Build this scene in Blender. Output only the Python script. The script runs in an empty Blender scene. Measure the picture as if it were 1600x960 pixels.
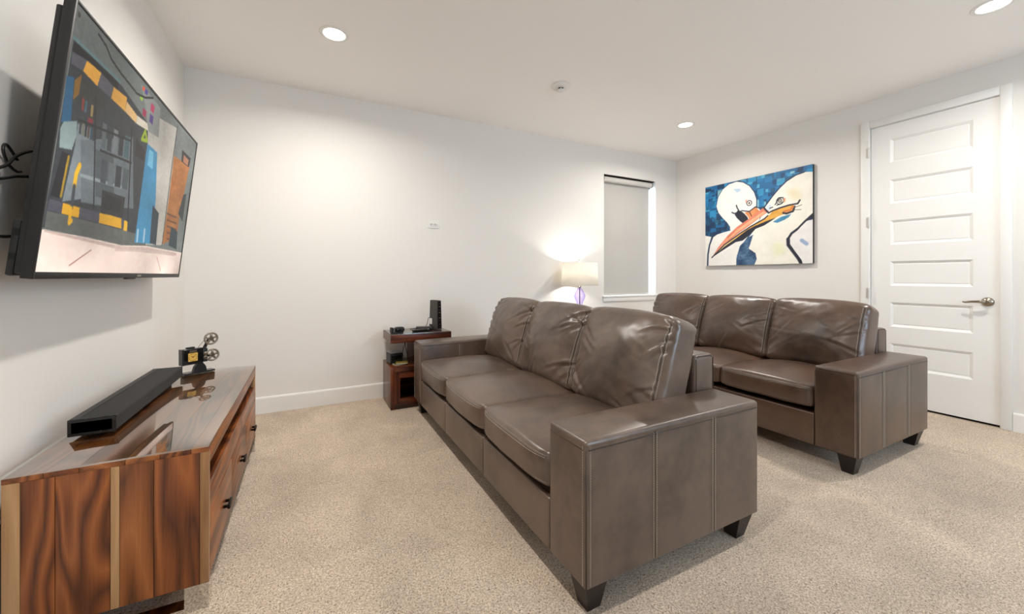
import bpy, bmesh, math, random
import numpy as np
from mathutils import Vector, noise as mnoise
random.seed(7); rng = np.random.default_rng(7)
S = bpy.context.scene
C = S.collection

# ---------------------------------------------------------------- room numbers (metres)
XL, XR, YB, YF, ZC = -0.828, 4.554, 3.812, -2.30, 2.725

# ---------------------------------------------------------------- camera
cam_d = bpy.data.cameras.new('camera'); cam = bpy.data.objects.new('camera', cam_d); C.objects.link(cam)
cam_d.sensor_fit = 'HORIZONTAL'; cam_d.sensor_width = 36.0
cam_d.lens = 36.0 * 615.5 / 1600.0
cam_d.shift_y = -(480 - 431) / 1600.0
cam_d.clip_start = 0.02
cam.location = (0, 0, 1.13); cam.rotation_euler = (math.pi / 2, 0, -0.4801)
S.camera = cam

# ---------------------------------------------------------------- world, daylight, exposure
DOWNLIGHT_W = 29.0
LAMP_W = 25.0
ADDED_WINDOW_W = 30.0
w = bpy.data.worlds.new('sky'); S.world = w; w.use_nodes = True
bg = w.node_tree.nodes['Background']
bg.inputs['Color'].default_value = (0.62, 0.80, 1.0, 1); bg.inputs['Strength'].default_value = 9.0
S.view_settings.view_transform = 'Standard'; S.view_settings.look = 'None'
S.view_settings.gamma = 1.0; S.view_settings.use_curve_mapping = False
S.view_settings.exposure = -0.42
S.cycles.use_denoising = True
S.cycles.max_bounces = 8; S.cycles.diffuse_bounces = 5; S.cycles.transparent_max_bounces = 10
S.cycles.use_adaptive_sampling = True; S.cycles.adaptive_threshold = 0.02
S.cycles.sample_clamp_indirect = 6.0

def area_light(name, loc, rot, sx, sy, watts, col, shape='RECTANGLE', parent=None):
    d = bpy.data.lights.new(name, 'AREA'); d.shape = shape; d.size = sx
    if shape == 'RECTANGLE': d.size_y = sy
    d.energy = watts; d.color = col
    o = bpy.data.objects.new(name, d); C.objects.link(o); o.location = loc; o.rotation_euler = rot
    if parent: o.parent = parent
    return o
# daylight coming in through an added, unseen window behind the camera (added_window_2, built below)
area_light('daylight', (2.55, YF - 0.20, 1.55), (math.pi / 2, 0, 0), 1.7, 1.4, ADDED_WINDOW_W, (0.72, 0.86, 1.0))
# daylight behind the blind (window_1)
area_light('daylight', (3.72, YB + 0.20, 1.63), (-math.pi / 2, 0, 0), 0.86, 1.48, 85.0, (0.66, 0.84, 1.0))

# ---------------------------------------------------------------- mesh helpers
def link(name, me, mat, parent=None, smooth=True):
    if mat is not None: me.materials.append(mat)
    if smooth:
        me.polygons.foreach_set('use_smooth', [True] * len(me.polygons))
    o = bpy.data.objects.new(name, me); C.objects.link(o)
    if parent is not None: o.parent = parent
    return o
def mesh(name, V, F, mat, parent=None, smooth=True):
    me = bpy.data.meshes.new(name); me.from_pydata([tuple(v) for v in V], [], [tuple(f) for f in F]); me.update()
    return link(name, me, mat, parent, smooth)
def thing(name, loc, label, cat, group=None, rotz=0.0, rot=None):
    o = bpy.data.objects.new(name, None); C.objects.link(o); o.empty_display_size = 0.05
    o.location = loc; o.rotation_euler = rot if rot else (0, 0, rotz)
    tag(o, label, cat, group); return o
def tag(o, label, cat, group=None):
    o['label'] = label; o['category'] = cat
    if group: o['group'] = group
    return o
def struct(o): o['kind'] = 'structure'; return o

class MB:
    """collects solids and links them as one mesh"""
    def __init__(s): s.b = bmesh.new()
    def box(s, x0, x1, y0, y1, z0, z1, bev=0.0, seg=2):
        t = bmesh.new(); bmesh.ops.create_cube(t, size=1.0)
        for v in t.verts:
            v.co = Vector((x0 + (v.co.x + .5) * (x1 - x0), y0 + (v.co.y + .5) * (y1 - y0), z0 + (v.co.z + .5) * (z1 - z0)))
        if bev > 0: bmesh.ops.bevel(t, geom=t.edges[:], offset=bev, segments=seg, profile=.5, affect='EDGES')
        s.add(t); return s
    def add(s, t, M=None):
        me = bpy.data.meshes.new('t'); t.to_mesh(me); t.free()
        if M is not None: me.transform(M)
        s.b.from_mesh(me); bpy.data.meshes.remove(me)
    def raw(s, V, F):
        vs = [s.b.verts.new(v) for v in V]
        for f in F:
            try: s.b.faces.new([vs[i] for i in f])
            except ValueError: pass
        return s
    def lathe(s, prof, n=32, c=(0, 0, 0), axis='z'):
        V, F = [], []
        for r, z in prof:
            for k in range(n):
                a = 2 * math.pi * k / n; p = (r * math.cos(a), r * math.sin(a), z)
                if axis == 'x': p = (p[2], p[0], p[1])
                if axis == 'y': p = (p[0], -p[2], p[1])
                V.append((c[0] + p[0], c[1] + p[1], c[2] + p[2]))
        m = len(prof)
        for i in range(m - 1):
            for k in range(n):
                F.append((i * n + k, i * n + (k + 1) % n, (i + 1) * n + (k + 1) % n, (i + 1) * n + k))
        F.append(tuple(range(n))[::-1]); F.append(tuple((m - 1) * n + k for k in range(n)))
        return s.raw(V, F)
    def torus(s, R, r, c=(0, 0, 0), axis='z', n=32, m=8):
        V, F = [], []
        for i in range(n):
            a = 2 * math.pi * i / n
            for j in range(m):
                b = 2 * math.pi * j / m; q = R + r * math.cos(b)
                p = (q * math.cos(a), q * math.sin(a), r * math.sin(b))
                if axis == 'x': p = (p[2], p[0], p[1])
                if axis == 'y': p = (p[0], -p[2], p[1])
                V.append((c[0] + p[0], c[1] + p[1], c[2] + p[2]))
        for i in range(n):
            for j in range(m):
                F.append((i * m + j, ((i + 1) % n) * m + j, ((i + 1) % n) * m + (j + 1) % m, i * m + (j + 1) % m))
        return s.raw(V, F)
    def tube(s, P, r, n=8, smooth_steps=0, closed=False):
        P = [Vector(p) for p in P]
        if smooth_steps:
            Q = []
            for i in range(len(P) - 1):
                p0, p1, p2, p3 = P[max(i - 1, 0)], P[i], P[i + 1], P[min(i + 2, len(P) - 1)]
                for k in range(smooth_steps):
                    t = k / smooth_steps
                    Q.append(.5 * ((2 * p1) + (p2 - p0) * t + (2 * p0 - 5 * p1 + 4 * p2 - p3) * t * t + (3 * p1 - p0 - 3 * p2 + p3) * t ** 3))
            Q.append(P[-1]); P = Q
        V, F = [], []; up = Vector((0.13, 0.31, 0.94)).normalized()
        for i, p in enumerate(P):
            d = (P[min(i + 1, len(P) - 1)] - P[max(i - 1, 0)])
            d = d.normalized() if d.length > 1e-9 else Vector((0, 0, 1))
            a = d.cross(up)
            if a.length < .05: a = d.cross(Vector((1, 0, 0)))
            a.normalize(); b = d.cross(a)
            rr = r[i] if isinstance(r, (list, tuple)) else r
            for k in range(n):
                t = 2 * math.pi * k / n; V.append(p + a * rr * math.cos(t) + b * rr * math.sin(t))
        for i in range(len(P) - 1):
            for k in range(n): F.append((i * n + k, i * n + (k + 1) % n, (i + 1) * n + (k + 1) % n, (i + 1) * n + k))
        F.append(tuple(range(n))); F.append(tuple((len(P) - 1) * n + k for k in range(n))[::-1])
        return s.raw(V, F)
    def prism(s, poly, z0, z1, axis='z'):
        def mp(p, h): return {'z': (p[0], p[1], h), 'x': (h, p[0], p[1]), 'y': (p[0], h, p[1])}[axis]
        n = len(poly); V = [mp(p, z0) for p in poly] + [mp(p, z1) for p in poly]
        F = [tuple(range(n))[::-1], tuple(range(n, 2 * n))] + [(i, (i + 1) % n, n + (i + 1) % n, n + i) for i in range(n)]
        return s.raw(V, F)
    def dashes(s, P, N, step=.0085, ln=.0062, r=.0012, lift=.0006):
        """short stitches along a polyline lying on a surface with normals N"""
        P = [Vector(p) for p in P]; N = [Vector(q) for q in N]
        acc = 0.0; pos = []
        L = [0.0]
        for i in range(1, len(P)): L.append(L[-1] + (P[i] - P[i - 1]).length)
        def at(t):
            for i in range(1, len(P)):
                if t <= L[i] or i == len(P) - 1:
                    k = (t - L[i - 1]) / max(L[i] - L[i - 1], 1e-9)
                    return P[i - 1].lerp(P[i], k), N[i - 1].lerp(N[i], k).normalized()
        t = 0.0
        while t + ln < L[-1]:
            a, na = at(t); b, nb = at(t + ln); d = (b - a)
            if d.length > 1e-6:
                d.normalize(); c = d.cross(na); c.normalize()
                a = a + na * lift; b = b + nb * lift
                V = [a + c * r - na * r, a - c * r - na * r, a + na * r, b + c * r - nb * r, b - c * r - nb * r, b + nb * r]
                s.raw(V, [(0, 2, 5, 3), (2, 1, 4, 5), (1, 0, 3, 4), (0, 1, 2), (3, 5, 4)])
            t += step
        return s
    def build(s, name, mat, parent=None, smooth=False, angle=None):
        bmesh.ops.recalc_face_normals(s.b, faces=s.b.faces[:])
        me = bpy.data.meshes.new(name); s.b.to_mesh(me); s.b.free()
        o = link(name, me, mat, parent, smooth or angle is not None)
        if angle is not None:
            try: me.set_sharp_from_angle(angle=math.radians(angle))
            except Exception: pass
        return o
def box(name, x0, x1, y0, y1, z0, z1, mat, parent=None, bev=0.0, seg=2):
    return MB().box(x0, x1, y0, y1, z0, z1, bev, seg).build(name, mat, parent, angle=40 if bev else None)

class Puff:
    """soft rounded box: centre c, half sizes h, corner radius r, crown b per axis, optional post(P, N, U) deformation"""
    def __init__(s, c, h, r, b=(0, 0, 0), cells=(8, 8, 4), post=None, edge=3):
        s.c, s.h, s.r, s.b, s.cells, s.post, s.edge = np.array(c, float), np.array(h, float), r, b, cells, post, edge
    def axis(s, a):
        h, r = s.h[a], s.r; e = s.edge
        inner = np.linspace(-(h - r), h - r, s.cells[a] + 1)
        lo = np.linspace(-h, -(h - r), e + 1)[:-1]; hi = np.linspace(h - r, h, e + 1)[1:]
        return np.concatenate([lo, inner, hi])
    def ev(s, Q):
        Q = np.array(Q, float); h = s.h; inn = np.clip(Q, -(h - s.r), h - s.r); d = Q - inn
        N = d / np.maximum(np.linalg.norm(d, axis=1, keepdims=True), 1e-9)
        P = inn + s.r * N; U = P / h; P0 = P.copy()
        for a in range(3):
            o = [k for k in range(3) if k != a]
            P[:, a] += N[:, a] * s.b[a] * (1 - np.clip(U[:, o[0]], -1, 1) ** 2) * (1 - np.clip(U[:, o[1]], -1, 1) ** 2)
        if s.post: P = s.post(P, N, U)
        return P + s.c, N
    def make(s, name, mat, parent):
        ax = [s.axis(a) for a in range(3)]; idx = {}; Q = []; F = []
        def vid(i, j, k):
            key = (i, j, k)
            if key not in idx: idx[key] = len(Q); Q.append((ax[0][i], ax[1][j], ax[2][k]))
            return idx[key]
        n = [len(a) - 1 for a in ax]
        for k in (0, n[2]):
            for i in range(n[0]):
                for j in range(n[1]):
                    f = [vid(i, j, k), vid(i + 1, j, k), vid(i + 1, j + 1, k), vid(i, j + 1, k)]; F.append(f if k else f[::-1])
        for j in (0, n[1]):
            for i in range(n[0]):
                for k in range(n[2]):
                    f = [vid(i, j, k), vid(i, j, k + 1), vid(i + 1, j, k + 1), vid(i + 1, j, k)]; F.append(f if j else f[::-1])
        for i in (0, n[0]):
            for j in range(n[1]):
                for k in range(n[2]):
                    f = [vid(i, j, k), vid(i, j + 1, k), vid(i, j + 1, k + 1), vid(i, j, k + 1)]; F.append(f if i else f[::-1])
        P, N = s.ev(Q)
        return mesh(name, P, F, mat, parent)
    def path(s, pts, steps=24):
        """polyline through control points given in box coordinates, evaluated on the surface"""
        Q = []
        for a, b in zip(pts[:-1], pts[1:]):
            for k in range(steps): Q.append(np.array(a) + (np.array(b) - np.array(a)) * k / steps)
        Q.append(np.array(pts[-1], float)); return s.ev(Q)

# ---------------------------------------------------------------- material helpers
def lin(c):
    return tuple((v / 255 / 12.92) if v / 255 <= .04045 else ((v / 255 + .055) / 1.055) ** 2.4 for v in c)
class NT:
    def __init__(s, name):
        s.m = bpy.data.materials.new(name); s.m.use_nodes = True; s.t = s.m.node_tree
        s.bsdf = s.t.nodes['Principled BSDF']; s.out = s.t.nodes['Material Output']
    def n(s, typ, **kw):
        nd = s.t.nodes.new(typ)
        for k, v in kw.items():
            if k.startswith('i_'):
                key = k[2:]; key = int(key) if key.isdigit() else key.replace('_', ' ')
                nd.inputs[key].default_value = v
            else: setattr(nd, k, v)
        return nd
    def l(s, a, b): s.t.links.new(a, b)
    def ramp(s, fac, stops):
        r = s.n('ShaderNodeValToRGB'); e = r.color_ramp.elements
        while len(e) < len(stops): e.new(.5)
        for el, (p, c) in zip(e, stops): el.position = p; el.color = (*c, 1)
        s.l(fac, r.inputs['Fac']); return r.outputs['Color']
    def math(s, op, a, b=None, c=None):
        nd = s.n('ShaderNodeMath', operation=op)
        for i, v in enumerate((a, b, c)):
            if v is None: continue
            if isinstance(v, (int, float)): nd.inputs[i].default_value = v
            else: s.l(v, nd.inputs[i])
        return nd.outputs[0]
    def mix(s, f, a, b):
        nd = s.n('ShaderNodeMix', data_type='RGBA')
        for k, v in ((0, f), (6, a), (7, b)):
            if isinstance(v, (int, float)): nd.inputs[k].default_value = v
            elif isinstance(v, tuple): nd.inputs[k].default_value = (*v, 1)
            else: s.l(v, nd.inputs[k])
        return nd.outputs[2]
    def coords(s, scale=(1, 1, 1), jitter=False, src='Object'):
        tc = s.n('ShaderNodeTexCoord'); mp = s.n('ShaderNodeMapping'); mp.inputs['Scale'].default_value = scale
        s.l(tc.outputs[src], mp.inputs['Vector'])
        if jitter:
            oi = s.n('ShaderNodeObjectInfo'); cb = s.n('ShaderNodeCombineXYZ')
            for k, m in enumerate((37.0, 71.0, 53.0)): s.l(s.math('MULTIPLY', oi.outputs['Random'], m), cb.inputs[k])
            s.l(cb.outputs[0], mp.inputs['Location'])
        return mp.outputs['Vector']
    def noise(s, vec, scale, detail=4, rough=.55, dist=0.0):
        nd = s.n('ShaderNodeTexNoise'); nd.inputs['Scale'].default_value = scale; nd.inputs['Detail'].default_value = detail
        nd.inputs['Roughness'].default_value = rough; nd.inputs['Distortion'].default_value = dist
        s.l(vec, nd.inputs['Vector']); return nd.outputs['Fac']
    def bump(s, h, strength, dist=.002):
        b = s.n('ShaderNodeBump'); b.inputs['Strength'].default_value = strength; b.inputs['Distance'].default_value = dist
        s.l(h, b.inputs['Height']); s.l(b.outputs['Normal'], s.bsdf.inputs['Normal'])
    def set(s, **kw):
        for k, v in kw.items():
            k = k.replace('_', ' '); i = s.bsdf.inputs[k]
            if isinstance(v, (int, float)): i.default_value = v
            elif isinstance(v, tuple): i.default_value = (*v, 1) if len(v) == 3 else v
            else: s.l(v, i)
        return s
def plain(name, col, rough=.5, metal=0.0, vary=.06, scale=30, bump=0.0, **kw):
    t = NT(name); v = t.coords(); f = t.noise(v, scale)
    c = lin(col); t.set(Base_Color=t.mix(f, tuple(x * (1 - vary) for x in c), tuple(min(1, x * (1 + vary)) for x in c)), Roughness=rough, Metallic=metal)
    if bump: t.bump(t.noise(v, scale * 6), bump, .001)
    for k, x in kw.items(): t.bsdf.inputs[k.replace('_', ' ')].default_value = x
    return t.m
def paint(name, col, tex=.25):
    t = NT(name); v = t.coords(); a = t.noise(v, 140, 3, .6); b = t.noise(v, 1.3, 2)
    c = lin(col); t.set(Base_Color=t.mix(b, tuple(x * .985 for x in c), c), Roughness=.72); t.bump(a, tex, .0015); return t.m
def leather(name, col, dark, rough=.33):
    t = NT(name); v = t.coords(src='Object')
    big = t.noise(v, 3.2, 4, .6, .4); mid = t.noise(v, 17, 4, .6)
    f = t.math('ADD', t.math('MULTIPLY', big, .75), t.math('MULTIPLY', mid, .35))
    colr = t.ramp(f, [(.36, lin(dark)), (.58, lin(col)), (.74, tuple(min(1, x * 1.22) for x in lin(col)))])
    vo = t.n('ShaderNodeTexVoronoi', feature='DISTANCE_TO_EDGE'); vo.inputs['Scale'].default_value = 420; t.l(v, vo.inputs['Vector'])
    h = t.math('ADD', t.math('MULTIPLY', vo.outputs['Distance'], .5), t.math('MULTIPLY', t.noise(v, 60, 5, .65), .9))
    r = t.math('ADD', t.math('MULTIPLY', mid, .16), rough - .08)
    t.set(Base_Color=colr, Roughness=r); t.bsdf.inputs['Specular IOR Level'].default_value = .85
    t.bump(h, .22, .0012); return t.m
def wood(name, stops, axis=2, ring=9.0, rough=.34, stretch=.16, base=9.0, gloss=.5):
    sc = [1.0, 1.0, 1.0]; sc[axis] = stretch
    t = NT(name); v = t.coords(tuple(sc), jitter=True)
    n1 = t.noise(v, base * .55, 2, .45, .25)
    rings = t.math('FRACT', t.math('MULTIPLY', n1, ring * 1.35)); rings = t.math('PINGPONG', rings, .5)
    sc2 = [1.0, 1.0, 1.0]; sc2[axis] = .03
    v2 = t.coords(tuple(sc2), jitter=True); fib = t.noise(v2, 190, 4, .6)
    tone = t.noise(v, base * .2, 2)
    f = t.math('ADD', t.math('MULTIPLY', rings, 1.0), t.math('MULTIPLY', fib, .42)); f = t.math('ADD', f, t.math('MULTIPLY', tone, .35))
    f = t.math('MULTIPLY', f, .82)
    t.set(Base_Color=t.ramp(f, [(p, lin(c)) for p, c in stops]), Roughness=rough)
    t.bsdf.inputs['Specular IOR Level'].default_value = gloss; t.bump(fib, .08, .001); return t.m
def clear_glass(name, tint=(1, 1, 1), ior=1.5, rough=.0):
    t = NT(name); tr = t.n('ShaderNodeBsdfTransparent'); tr.inputs['Color'].default_value = (*tint, 1)
    gl = t.n('ShaderNodeBsdfGlossy'); gl.inputs['Roughness'].default_value = rough
    fr = t.n('ShaderNodeFresnel'); fr.inputs['IOR'].default_value = ior
    ge = t.n('ShaderNodeNewGeometry'); ff = t.math('MULTIPLY', fr.outputs[0], t.math('SUBTRACT', 1.0, ge.outputs['Backfacing']))
    v = t.coords(); nz = t.noise(v, 6); t.l(t.mix(nz, (.97, .97, .97), (1., 1., 1.)), gl.inputs['Color'])
    mx = t.n('ShaderNodeMixShader'); t.l(ff, mx.inputs[0]); t.l(tr.outputs[0], mx.inputs[1]); t.l(gl.outputs[0], mx.inputs[2])
    t.l(mx.outputs[0], t.out.inputs['Surface']); return t.m
def emitter(name, col, strength):
    t = NT(name); v = t.coords(); f = t.noise(v, 8); c = lin(col)
    t.set(Base_Color=lin(col), Emission_Color=t.mix(f, tuple(x * .97 for x in c), c)); t.bsdf.inputs['Emission Strength'].default_value = strength; return t.m

M = {}
M['wall'] = paint('wall_paint', (233, 230, 225)); M['ceiling'] = paint('ceiling_paint', (247, 244, 240), .18)
M['trim'] = plain('white_trim_paint', (238, 237, 234), .38, vary=.012, scale=5)
M['door'] = plain('white_door_paint', (240, 239, 236), .42, vary=.012, scale=5)
M['leather'] = leather('taupe_leather', (96, 79, 67), (61, 50, 42))
M['leather2'] = leather('brown_leather', (84, 62, 48), (51, 37, 28))
M['stitch'] = plain('grey_thread', (176, 168, 156), .8, vary=.1, scale=200)
M['piping'] = plain('dark_seam_leather', (58, 48, 41), .5, scale=60)
M['leg'] = plain('espresso_wood', (26, 17, 14), .45, vary=.2, scale=40)
DK = [(.20, (34, 16, 8)), (.38, (92, 46, 20)), (.60, (134, 74, 34)), (.85, (166, 98, 50))]
MD = [(.20, (66, 34, 16)), (.42, (124, 70, 33)), (.65, (156, 92, 46)), (.85, (178, 114, 64))]
PL = [(.22, (122, 82, 50)), (.45, (158, 116, 76)), (.65, (176, 136, 94)), (.85, (192, 152, 108))]
RD = [(.20, (24, 9, 6)), (.42, (60, 24, 13)), (.62, (92, 42, 21)), (.85, (124, 66, 34))]
M['wood_dark'] = wood('dark_figured_wood', DK, 2); M['wood_mid'] = wood('mid_brown_wood', MD, 2, 6.0); M['wood_pale'] = wood('pale_sapwood', PL, 2, 4.0)
M['wood_dark_y'] = wood('dark_board_wood', DK, 1); M['wood_mid_y'] = wood('mid_board_wood', MD, 1, 6.0); M['wood_pale_y'] = wood('pale_board_wood', PL, 1, 4.0)
M['red_x'] = wood('red_brown_wood_rail', RD, 0, 6.0, rough=.25); M['red_z'] = wood('red_brown_wood_stile', RD, 2, 6.0, rough=.25)
M['chrome'] = plain('polished_chrome', (214, 212, 208), .06, 1.0, vary=.02)
M['nickel'] = plain('brushed_nickel', (150, 140, 126), .28, 1.0, vary=.06)
M['hinge'] = plain('satin_hinge_metal', (214, 212, 208), .4, .5, vary=.04)
M['dark_metal'] = plain('dark_iron', (40, 34, 30), .4, .9, vary=.1)
M['black'] = plain('black_plastic', (17, 18, 20), .38, vary=.2)
M['black_gloss'] = plain('glossy_black_plastic', (12, 13, 16), .14, vary=.15)
M['bezel'] = plain('graphite_bezel', (18, 18, 20), .5, .0, vary=.05)
M['cloth_black'] = plain('black_speaker_cloth', (30, 29, 28), .75, vary=.25, scale=600, bump=.4)
M['rubber'] = plain('black_cable_rubber', (18, 18, 19), .45, vary=.1)
M['glass_top'] = clear_glass('table_glass', (.93, .97, .95), 4.8); M['pane'] = clear_glass('window_glass', (.97, .99, 1), 1.5)
M['white_plastic'] = plain('white_plastic', (232, 230, 226), .35, vary=.012)
M['dark_gap'] = plain('dark_gap', (12, 11, 10), .9, vary=.1)

def carpet():
    t = NT('beige_cut_pile_carpet'); v = t.coords()
    tuft = t.noise(v, 165, 3, .8, .8); fine = t.noise(v, 420, 2, .6); patch = t.noise(v, 2.3, 3, .6, .5); mid = t.noise(v, 26, 2, .6)
    f = t.math('ADD', t.math('MULTIPLY', tuft, .75), t.math('MULTIPLY', fine, .25))
    col = t.ramp(f, [(.35, lin((80, 63, 50))), (.425, lin((174, 153, 132))), (.50, lin((217, 198, 177))), (.60, lin((244, 230, 212)))])
    sh = t.math('ADD', t.math('MULTIPLY', patch, .62), t.math('MULTIPLY', mid, .16)); sh = t.math('ADD', sh, .60)
    mm = t.n('ShaderNodeVectorMath', operation='SCALE'); t.l(col, mm.inputs[0]); t.l(sh, mm.inputs['Scale'])
    t.set(Base_Color=mm.outputs[0], Roughness=.95); t.bsdf.inputs['Specular IOR Level'].default_value = .12
    t.bump(f, .9, .009); return t.m
M['carpet'] = carpet()

# ---------------------------------------------------------------- raster painter: flat pictures as coloured dense grids
class Raster:
    def __init__(s, nx, ny, wid, hei, base):
        s.nx, s.ny, s.W, s.H = nx, ny, wid, hei
        s.u, s.v = np.meshgrid(np.linspace(0, 1, nx), np.linspace(0, 1, ny)); s.img = np.zeros((ny, nx, 3)); s.img[:] = base
    def inside(s, pts):
        n = len(pts); cov = np.zeros(s.u.shape)
        for ox, oy in ((-.3, -.1), (.1, -.3), (.3, .1), (-.1, .3)):
            x, y = s.u + ox / s.nx, s.v + oy / s.ny; r = np.zeros(x.shape, bool)
            for i in range(n):
                (x0, y0), (x1, y1) = pts[i], pts[(i + 1) % n]
                if y0 == y1: continue
                c = (y0 > y) != (y1 > y); r ^= c & (x < (x1 - x0) * (y - y0) / (y1 - y0) + x0)
            cov += r * .25
        return cov[..., None]
    def smooth_noise(s, n):
        g = rng.random((n + 2, n + 2)); a = s.u * n; b = s.v * n; i = a.astype(int); j = b.astype(int); fa = a - i; fb = b - j
        return g[j, i] * (1 - fa) * (1 - fb) + g[j, i + 1] * fa * (1 - fb) + g[j + 1, i] * (1 - fa) * fb + g[j + 1, i + 1] * fa * fb
    def poly(s, col, pts, kind):
        m = s.inside(pts); c = np.array(col, float)
        amp = {0: 4, 1: 9, 2: 26, 3: 70, 4: 8}[kind]
        nz = (s.smooth_noise(18) - .5) + .6 * (s.smooth_noise(60) - .5)
        val = c + nz[..., None] * amp * np.array([1, 1, .95])
        if kind == 4:
            for _ in range(10): m = (m + np.roll(m, 3, 0) + np.roll(m, -3, 0) + np.roll(m, 3, 1) + np.roll(m, -3, 1)) / 5
            m = m * .5
        s.img = s.img * (1 - m) + val * m
    def line(s, col, pts, wd):
        asp = s.W / s.H; d = np.full(s.u.shape, 9.0)
        for (x0, y0), (x1, y1) in zip(pts[:-1], pts[1:]):
            ax, ay, bx, by = x0 * asp, y0, x1 * asp, y1; px, py = s.u * asp, s.v; dx, dy = bx - ax, by - ay; L = dx * dx + dy * dy + 1e-12
            t = np.clip(((px - ax) * dx + (py - ay) * dy) / L, 0, 1); d = np.minimum(d, np.hypot(px - ax - t * dx, py - ay - t * dy))
        a = np.clip((wd - d) / (wd * .5) + .3, 0, 1)[..., None]; s.img = s.img * (1 - a) + np.array(col, float) * a
    def disc(s, col, c, r):
        asp = s.W / s.H; d = np.hypot((s.u - c[0]) * asp, s.v - c[1]); a = np.clip((r - d) / .004 + .5, 0, 1)[..., None]
        s.img = s.img * (1 - a) + np.array(col, float) * a
    def draw(s, items):
        for k, c, p, x in items: {'p': s.poly, 'l': s.line, 'e': s.disc}[k](c, p, x)
    def build(s, name, mat, parent, place):
        V = [place(a, b) for a, b in zip(s.u.ravel(), s.v.ravel())]; nx = s.nx
        F = [(j * nx + i, j * nx + i + 1, (j + 1) * nx + i + 1, (j + 1) * nx + i) for j in range(s.ny - 1) for i in range(nx - 1)]
        o = mesh(name, V, F, mat, parent, smooth=False)
        x = np.clip(s.img.reshape(-1, 3) / 255, 0, 1); x = np.where(x <= .04045, x / 12.92, ((x + .055) / 1.055) ** 2.4)
        at = o.data.color_attributes.new('picture', 'FLOAT_COLOR', 'POINT')
        at.data.foreach_set('color', np.concatenate([x, np.ones((len(x), 1))], 1).astype(np.float32).ravel()); return o

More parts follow.
